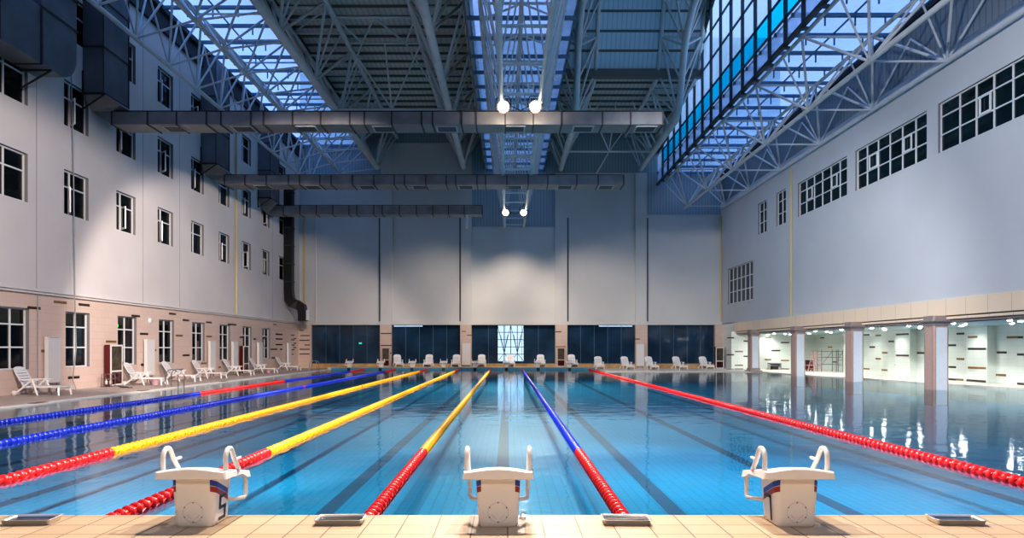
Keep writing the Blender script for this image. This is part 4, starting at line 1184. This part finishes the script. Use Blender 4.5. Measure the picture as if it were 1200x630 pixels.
def cabinet(loc, rz, w, h, label, dark=False, d=.24):
    root = empty('fire_hose_cabinet', loc, rz, label, 'fire cabinet')
    m = MB(); m.box(-w/2, w/2, 0, d, 0, h); m.build('case', cab_red, root)
    m = MB(); t = .07 if not dark else .06
    m.box(-w/2, -w/2+t, -.035, 0, 0, h); m.box(w/2-t, w/2, -.035, 0, 0, h); m.box(-w/2+t, w/2-t, -.035, 0, 0, t); m.box(-w/2+t, w/2-t, -.035, 0, h-t, h); m.box(-w/2+t, w/2-t, -.035, 0, h*.33, h*.33+t)
    dr = m.build('door_frame', (radiator_mat if not dark else tile_far), root)
    m = MB(); m.box(-w/2+t, w/2-t, -.02, -.005, h*.33+t, h-t); m.build('door_glass', cab_glass, dr)
    m = MB(); m.box(-w/2+t, w/2-t, -.02, -.005, t, h*.33); m.build('lower_panel', cab_low, dr)
    m = MB(); m.box(w/2-t*.7, w/2-t*.4, -.06, -.035, h*.5, h*.58); m.build('handle', chrome, dr)
cabinet((XL+.38, 30.9, Zh(-1.6)), PI/2, .95, 1.76, 'dark red fire cabinet with glazed door on the left wall, nearest one')
cabinet((XL+.38, 46.2, Zh(-1.6)), PI/2, .95, 1.76, 'dark red fire cabinet with glazed door on the left wall, farther one among the loungers')
cabinet(((452-595)*58.8/F, YF-.71, ZD), 0, .66, 1.55, 'glazed fire cabinet with red base set on the far pier at the second starting block', True, .15)
cabinet(((657.5-595)*58.8/F, YF-.71, ZD), 0, .66, 1.55, 'glazed fire cabinet with red base on the far pier right of the bright lattice pane', True, .15)
cabinet(((845.7-595)*57.5/F, 58.0, ZS), 0, .68, 1.72, 'white framed fire cabinet with red base in the far right corner', False, .4)

# pool ladders
def ladder(y, label):
    root = empty('pool_ladder', (PL,y,0), label=label, cat='pool ladder', group='pool ladders on the left edge')
    for s in (-1,1):
        m = MB(); pts = [(-.42,s*.27,ZS),(-.42,s*.27,.55)]
        for i in range(9):
            a = PI-PI*i/8; pts.append((-.15+.27*math.cos(a), s*.27, .55+.24*math.sin(a)))
        pts += [(.12,s*.27,.2),(.12,s*.27,-.5)]
        m.tube(pts, .024, 8); m.build('hand_rail', chrome, root)
    for z in (-.12,-.38):
        m = MB(); m.box(.09,.17,-.27,.27,z-.02,z+.02); m.build('step', chrome, root)
ladder(30.2, 'stainless pool ladder on the left edge, near one in front of the loungers')
ladder(52.0, 'stainless pool ladder on the left edge, far one by the corner')
# drain grates in the left deck
for px, py, lab in ((44.5,473,'nearest one, in front of the first lounger'),(168,458.5,'second one, in front of the second lounger'),(262,448,'farthest one')):
    x = PL-.14; z = x*F/(px-595)
    m = MB(); m.box(x-.12,x+.12,z-.3,z+.3,ZS-.005,ZS+.008)
    for i in range(6): m.box(x-.10,x+.10,z-.26+i*.09,z-.22+i*.09,ZS+.008,ZS+.014,1)
    tag(m.build('drain_grate', [rubber, inlay_ochre], None, (x,z,ZS)), 'dark drain grate in the left deck edge, ' + lab, 'drain grate', 'drain grates in the left deck')
# pink buckets below loungers
def bucket(x, y, label):
    root = empty('bucket', (x,y,ZS), label=label, cat='bucket')
    m = MB(); m.lathe([(.001,0),(.12,0),(.125,.01),(.16,.25),(.17,.255),(.165,.262),(.15,.25),(.118,.02),(.001,.015)], 18); m.build('body', pink_plastic, root)
    m = MB(); m.tube([(-.165,0,.24)]+[(-.165*math.cos(PI*i/8),.02,.24-.13*math.sin(PI*i/8)) for i in range(1,8)]+[(.165,0,.24)], .006, 5); m.build('handle', radiator_mat, root)
bucket(-15.75, 31.75, 'pink plastic bucket under the second lounger on the left deck')
bucket(-15.85, 47.1, 'pink plastic bucket under the sixth lounger on the left deck')
# wire rack left of the open cabinet
org = (-16.85, 30.0, ZS); root = empty('wire_rack', org, label='small steel wire rack with bottles left of the near red cabinet', cat='rack')
m = MB()
for sx in (-1,1):
    for sy in (-1,1): m.tube([(sx*.2,sy*.15,0),(sx*.2,sy*.15,.55)], .012, 6)
for z in (.12,.34,.55):
    for sx in (-1,1): m.tube([(sx*.2,-.15,z),(sx*.2,.15,z)], .009, 5); m.tube([(-.2,sx*.15,z),(.2,sx*.15,z)], .009, 5)
    for i in range(1,6): m.tube([(-.2+.4*i/6,-.15,z),(-.2+.4*i/6,.15,z)], .005, 4)
m.build('frame', chrome, root)
for x, y in ((-.08,-.02),(.07,.04)):
    m = MB(); m.lathe([(.001,.125),(.05,.125),(.052,.25),(.02,.29),(.02,.32),(.001,.32)], 12, 0, 'Z', (x,y,0))
    tag(m.build('bottle', radiator_mat, None, (0,0,0)), 'pale bottle in the wire rack beside the near red cabinet, %s one' % ('left' if x < 0 else 'right'), 'bottle').location = org
pipe('hose', 'dark hose lying on the left deck in front of the wire rack', [(-15.6,29.25,ZS+.02),(-15.5,29.35,ZS+.02),(-16.1,29.55,ZS+.02),(-16.0,29.9,ZS+.02),(-16.5,30.1,ZS+.02)], .02, rubber, 'hose')
# round lamp on tiled wall, exit sign glow behind bay
m = MB(); m.lathe([(.001,.09),(.10,.085),(.13,.04),(.14,0)], 16, 0, 'X', (XL+.06, yz(174,XL), Zh(1.34)))
tag(m.build('wall_lamp', radiator_mat), 'small round white lamp on the left tiled wall above the second lounger', 'wall lamp')
m = MB(); x, h = (423.0-595)*YF/F, (408-402)*YF/F; m.box(x-.12,x+.12,YF-.29,YF-.235,E+h-.06,E+h+.06)
tag(m.build('exit_light', green_sign), 'tiny green exit light on the leftmost far glazing bay', 'exit light')
m = MB(); x = yz(138.5,XL); m.box(XL-.09,XL-.05,x-.22,x+.1,Zh(.96),Zh(1.08))
tag(m.build('exit_light', mat('green_glow', (.05,.6,.1), .5, emit=(.05,.9,.15), estr=1.2)), 'small green exit light behind the third tiled-band window', 'exit light')

# ------------------------------------------------------------------ columns
def column(y, base, label):
    root = empty('column', (XR-.2,y,base), label=label, cat='column', group='granite columns under the right wall')
    ht_ = Zh(HB0)-base; a, ay, c = .31, .37, .06
    def oc(k, z, cc=c): 
        q, p = a+.3*(k-1), ay+.3*(k-1)
        return [(-q+cc,-p,z),(q-cc,-p,z),(q,-p+cc,z),(q,p-cc,z),(q-cc,p,z),(-q+cc,p,z),(-q,p-cc,z),(-q,-p+cc,z)]
    top = ht_-.42
    m = MB(); m.loft([oc(1,-.7 if base < .01 else 0), oc(1,top)], smooth=False); m.build('shaft', granite_pink, root)
    z0 = .0 if base < .01 else .25
    for (x0,x1,y0,y1) in ((-a+.09,a-.09,-ay-.012,-ay),(-a-.012,-a,-ay+.16,ay-.16),):
        m = MB(); m.box(x0,x1,y0,y1,z0-.6 if base < .01 else z0,top-.06)
        m.build('inset_panel', granite_front_lit if y1 == -ay else mat('rose_granite', (.52,.37,.32), .3, col2=(.36,.25,.22), nscale=45, detail=6), root)
    m = MB(); m.loft([oc(1.02,top), oc(1.10,top+.05), oc(1.12,top+.09), oc(1.45,top+.17), oc(1.5,top+.19), oc(1.5,top+.25)], smooth=False)
    m.loft([oc(1.08,top+.25), oc(1.08,ht_)], smooth=False)
    m.build('capital', granite_dark, root)
    if base > .01:
        m = MB(); m.loft([oc(1.55,0), oc(1.55,.07), oc(1.2,.10), oc(1.15,.22), oc(1.02,.24)], smooth=False); m.build('base', granite_dark, root)
for y, b, lab in ((29.2,0,'granite column standing in the water, nearest of the right row'),(36.1,0,'granite column standing in the water, second nearest of the right row'),(43.1,0,'granite column standing in the water, third nearest, left of the scaffold'),(50.9,ZS,'granite column with flared base on the right deck, farthest of the row')):
    column(y, b, lab)

# downlights in the gallery ceiling
def downlight(x, y):
    o = empty('downlight', (x,y,E+1.08), label='round white downlight glowing in the gallery ceiling', cat='downlight', group='downlights in the gallery ceiling')
    m = MB(); m.lathe([(.13,0),(.13,-.012),(.095,-.016),(.09,-.004)], 16); m.build('ring', radiator_mat, o)
    m = MB(); m.lathe([(.09,-.012),(.08,-.03),(.045,-.045),(.001,-.05)], 16); m.build('lens', lamp_glow, o)
    return o
dl = None
for i, y in enumerate(frange(23.5, 54.5, 3.4)):
    for j, x in enumerate((19.0, 20.2, 21.5)):
        yy_ = y+(1.1 if j == 1 else 0)
        if dl is None: dl = downlight(x, yy_); o = dl
        else: o = dup(dl, (x, yy_, E+1.08))
        side = ('row next to the fascia','middle row','row next to the tiled wall')[j]
        rank = ['nearest','second nearest','third nearest','fourth nearest','fifth nearest','sixth','seventh','eighth','ninth','farthest'][min(i,9)]
        o['label'] = 'white gallery ceiling downlight, %s in the %s' % (rank, side)

# things stored in the gallery
org = (21.4, 49.6, ZS); root = empty('step_ladder', org, .3, 'pink painted A-frame ladder standing in the right gallery left of the scaffold', 'ladder')
m = MB()
for s in (-1,1): m.bar((-.32*1.0,s*.28,0),(0,s*.16,1.45),.05,.04)
for i in range(1,6): t = i/6; m.bar((-.32+.32*t,-(.28-.12*t),1.45*t),(-.32+.32*t,(.28-.12*t),1.45*t),.035,.03)
m.build('front_frame', pink_paint, root)
m = MB()
for s in (-1,1): m.bar((.36,s*.28,0),(0.02,s*.16,1.45),.05,.04)
for i in (1,3,5): t = i/6; m.bar((.36-.34*t,-(.28-.12*t),1.45*t),(.36-.34*t,(.28-.12*t),1.45*t),.03,.03)
m.build('rear_frame', pink_paint, root)
m = MB(); m.box(-.08,.1,-.18,.18,1.44,1.48); m.build('top_cap', black_steel, root)
org = (21.55, 51.0, ZS); root = empty('equipment_trolley', org, .2, 'dark red and black trolley standing behind the pink ladder', 'trolley')
m = MB(); m.box(-.28,.28,-.2,.2,.12,.20); m.box(-.28,.28,-.2,.2,.45,.52); m.box(-.26,.26,-.18,.18,.2,.40,0)
for sx in (-1,1):
    for sy in (-1,1): m.box(sx*.26-.02,sx*.26+.02,sy*.18-.02,sy*.18+.02,.1,.8)
m.build('body', cab_red, root)
m = MB(); m.box(-.2,.2,-.17,.17,.53,.80); m.build('box', black_steel, root)
for sx in (-1,1):
    for sy in (-1,1):
        m = MB(); m.lathe([(.001,-.02),(.05,-.02),(.05,.02),(.001,.02)], 10, 0, 'Y', (sx*.22,sy*.15,.05)); m.build('wheel', rubber, root)
org = (23.1, 50.4, ZS); root = empty('scaffold', org, 0, 'thin grey tube scaffold standing in the right gallery beside the ladder', 'scaffold')
P_ = [(-1.0,-.35),(-.25,-.35),(.05,-.35),(.5,-.35),(-1.0,.35),(.5,.35)]
m = MB()
for x, y in P_: m.tube([(x,y,0),(x,y,1.55)], .026, 6)
m.build('upright', scaf_mat, root)
m = MB()
for z in (.5,1.0,1.42):
    for y in (-.35,.35): m.tube([(-1,y,z),(.5,y,z)], .02, 5)
for x in (-1.0,.5):
    for z in (.4,.8,1.2): m.tube([(x,-.35,z),(x,.35,z)], .02, 5)
m.build('crossbar', scaf_mat, root)
m = MB(); m.tube([(-1,-.36,.5),(-.25,-.36,1.42)], .018, 5); m.tube([(.05,-.36,.7),(.5,-.36,1.42)], .018, 5); m.build('diagonal_brace', scaf_mat, root)
org = ((907-595)*54.8/F, 54.7, ZS); root = empty('storage_rack', org, 0, 'low grey rack with a dark opening against the gallery end wall', 'rack')
m = MB()
for s in (-1,1): m.box(s*.42-.03,s*.42+.03,-.25,.25,0,.52)
m.box(-.45,.45,-.25,.25,.46,.52); m.box(-.42,.42,-.24,.24,.30,.34); m.box(-.42,.42,.2,.24,.05,.46); m.build('frame', grey_pipe, root)
m = MB(); m.box(-.30,.22,-.22,.18,.02,.29); m.build('dark_crate', black_steel, root)
m = MB(); m.box(.25,.37,-.2,.1,.02,.22); m.build('white_container', radiator_mat, root)

# ------------------------------------------------------------------ light
def spot(loc, target, power, size=60, blend=.4, col=(1,.84,.64), rad=.15):
    l = bpy.data.lights.new('spot_lamp', 'SPOT'); l.energy = power; l.spot_size = math.radians(size); l.spot_blend = blend
    l.color = col; l.shadow_soft_size = rad
    o = bpy.data.objects.new('spot_lamp', l); C.objects.link(o); o.location = loc
    o.rotation_euler = (Vector(target)-Vector(loc)).to_track_quat('-Z','Y').to_euler(); return o
def area(loc, target, power, sx, sy, col):
    l = bpy.data.lights.new('area_lamp', 'AREA'); l.shape = 'RECTANGLE'; l.size = sx; l.size_y = sy; l.energy = power; l.color = col
    o = bpy.data.objects.new('area_lamp', l); C.objects.link(o); o.location = loc
    o.rotation_euler = (Vector(target)-Vector(loc)).to_track_quat('-Z','Y').to_euler(); return o
WARM = (1,.82,.66); PINK = (1,.85,.76); COOL = (.96,.96,1)
# lamps of the visible fixtures
for x, y in ((-.17,28.7),(1.13,28.7)):
    spot((x,y,Zh(9.45)), (x+(-1.5 if x < 0 else 1.5),17,0), 7000, 78, .6, WARM, .2)
    spot((x,28.9,Zh(9.42)), (x+(-.4 if x < 0 else .4),30.0,Zh(9.75)), 110, 150, 1, WARM, .1)  # added spot imitating the floodlight spill on the duct
for x in (-.15,1.15):
    spot((x,51.4,Zh(9.5)), (x*2,42,0), 4500, 78, .6, WARM, .2)
for x, t in ((-.4,-6.8),(.1,.0),(.9,.9),(1.5,7.8)):
    spot((x,51.8,Zh(9.6)), (t,YF,Zh(2.6)), 1500, 66, .9, WARM, .2)
# further floodlights along the middle truss, with brightening lamps added among them
for x in (-.3,1.4):
    spot((-1.5 if x < 0 else 1.9,10.0,Zh(9.0)), (x*1.2,6.6,0), 4700, 84, .5, WARM, .07)
    spot((x,19,Zh(9.3)), (x*3,19,0), 2200, 120, .8, WARM, .2)  # added overhead lamp to brighten the pool
    spot((x,40,Zh(9.3)), (x*3,40,0), 6500, 120, .8, WARM, .2)  # added as well, brightens the far water
spot((-.3,4,Zh(9.2)), (XL,26,Zh(-6)), 24000, 60, .25, PINK, .3)
spot((-.3,17,Zh(9.2)), (XL,46,Zh(-5)), 20000, 52, .25, PINK, .3)
spot((-3,6,Zh(9.2)), (XR,25,Zh(-3)), 22000, 78, .7, COOL, .3)
spot((1.4,17,Zh(9.2)), (XR,46,Zh(-4)), 13000, 64, .7, COOL, .3)
for x in (-.3,1.4):
    spot((x,43,Zh(9.4)), (x*9-4,55.5,Zh(-2)), 3000, 72, .9, WARM, .2)  # added lamps brightening the camera-facing sides at the far end
spot((0,-3,Zh(6.5)), (0,7,0), 1500, 90, .9, WARM, .6)  # added soft fill behind the camera for the starting block fronts
# gallery: one lamp under each downlight
for i, y in enumerate(frange(23.5, 54.5, 3.4)):
    for j, x in enumerate((19.0, 20.2, 21.5)):
        spot((x, y+(1.1 if j == 1 else 0), E+.98), (x, y+(1.1 if j == 1 else 0), 0), 100, 160, .8, (1,.98,.93), .1)
# soft blue dusk glow from overhead
l = bpy.data.lights.new('sky_glow', 'SUN'); l.energy = 1.3; l.color = (.16,.58,1); l.angle = math.radians(110)
o = bpy.data.objects.new('sky_glow', l); C.objects.link(o); o.rotation_euler = (0, math.radians(12), 0)
# sky
w = bpy.data.worlds.new('dusk_sky'); bpy.context.scene.world = w; w.use_nodes = True
nt = w.node_tree; bg = nt.nodes['Background']
tc = nt.nodes.new('ShaderNodeTexCoord'); sp = nt.nodes.new('ShaderNodeSeparateXYZ'); rp = nt.nodes.new('ShaderNodeValToRGB')
nt.links.new(tc.outputs['Generated'], sp.inputs[0]); nt.links.new(sp.outputs[2], rp.inputs[0]); nt.links.new(rp.outputs[0], bg.inputs[0])
e = rp.color_ramp.elements
e[0].position = 0; e[0].color = (.62,.82,1,1); e[1].position = 1; e[1].color = (.24,.42,.95,1)
x = rp.color_ramp.elements.new(.3); x.color = (.40,.58,1,1)
bg.inputs[1].default_value = 1.2

# ------------------------------------------------------------------ camera
cam = bpy.data.cameras.new('camera'); co = bpy.data.objects.new('camera', cam); C.objects.link(co)
co.location = (0,0,E); co.rotation_euler = (PI/2,0,0)
cam.sensor_fit = 'HORIZONTAL'; cam.sensor_width = 36; cam.lens = F*36/1200
cam.shift_x = 5/1200; cam.shift_y = 93/1200; cam.clip_end = 400
sc = bpy.context.scene; sc.camera = co
sc.view_settings.view_transform = 'Standard'; sc.view_settings.look = 'Medium High Contrast'; sc.view_settings.exposure = 0
sc.cycles.use_denoising = True
sc.cycles.max_bounces = 10; sc.cycles.transparent_max_bounces = 16; sc.cycles.diffuse_bounces = 4
sc.cycles.sample_clamp_indirect = 6; sc.cycles.caustics_reflective = False; sc.cycles.caustics_refractive = False
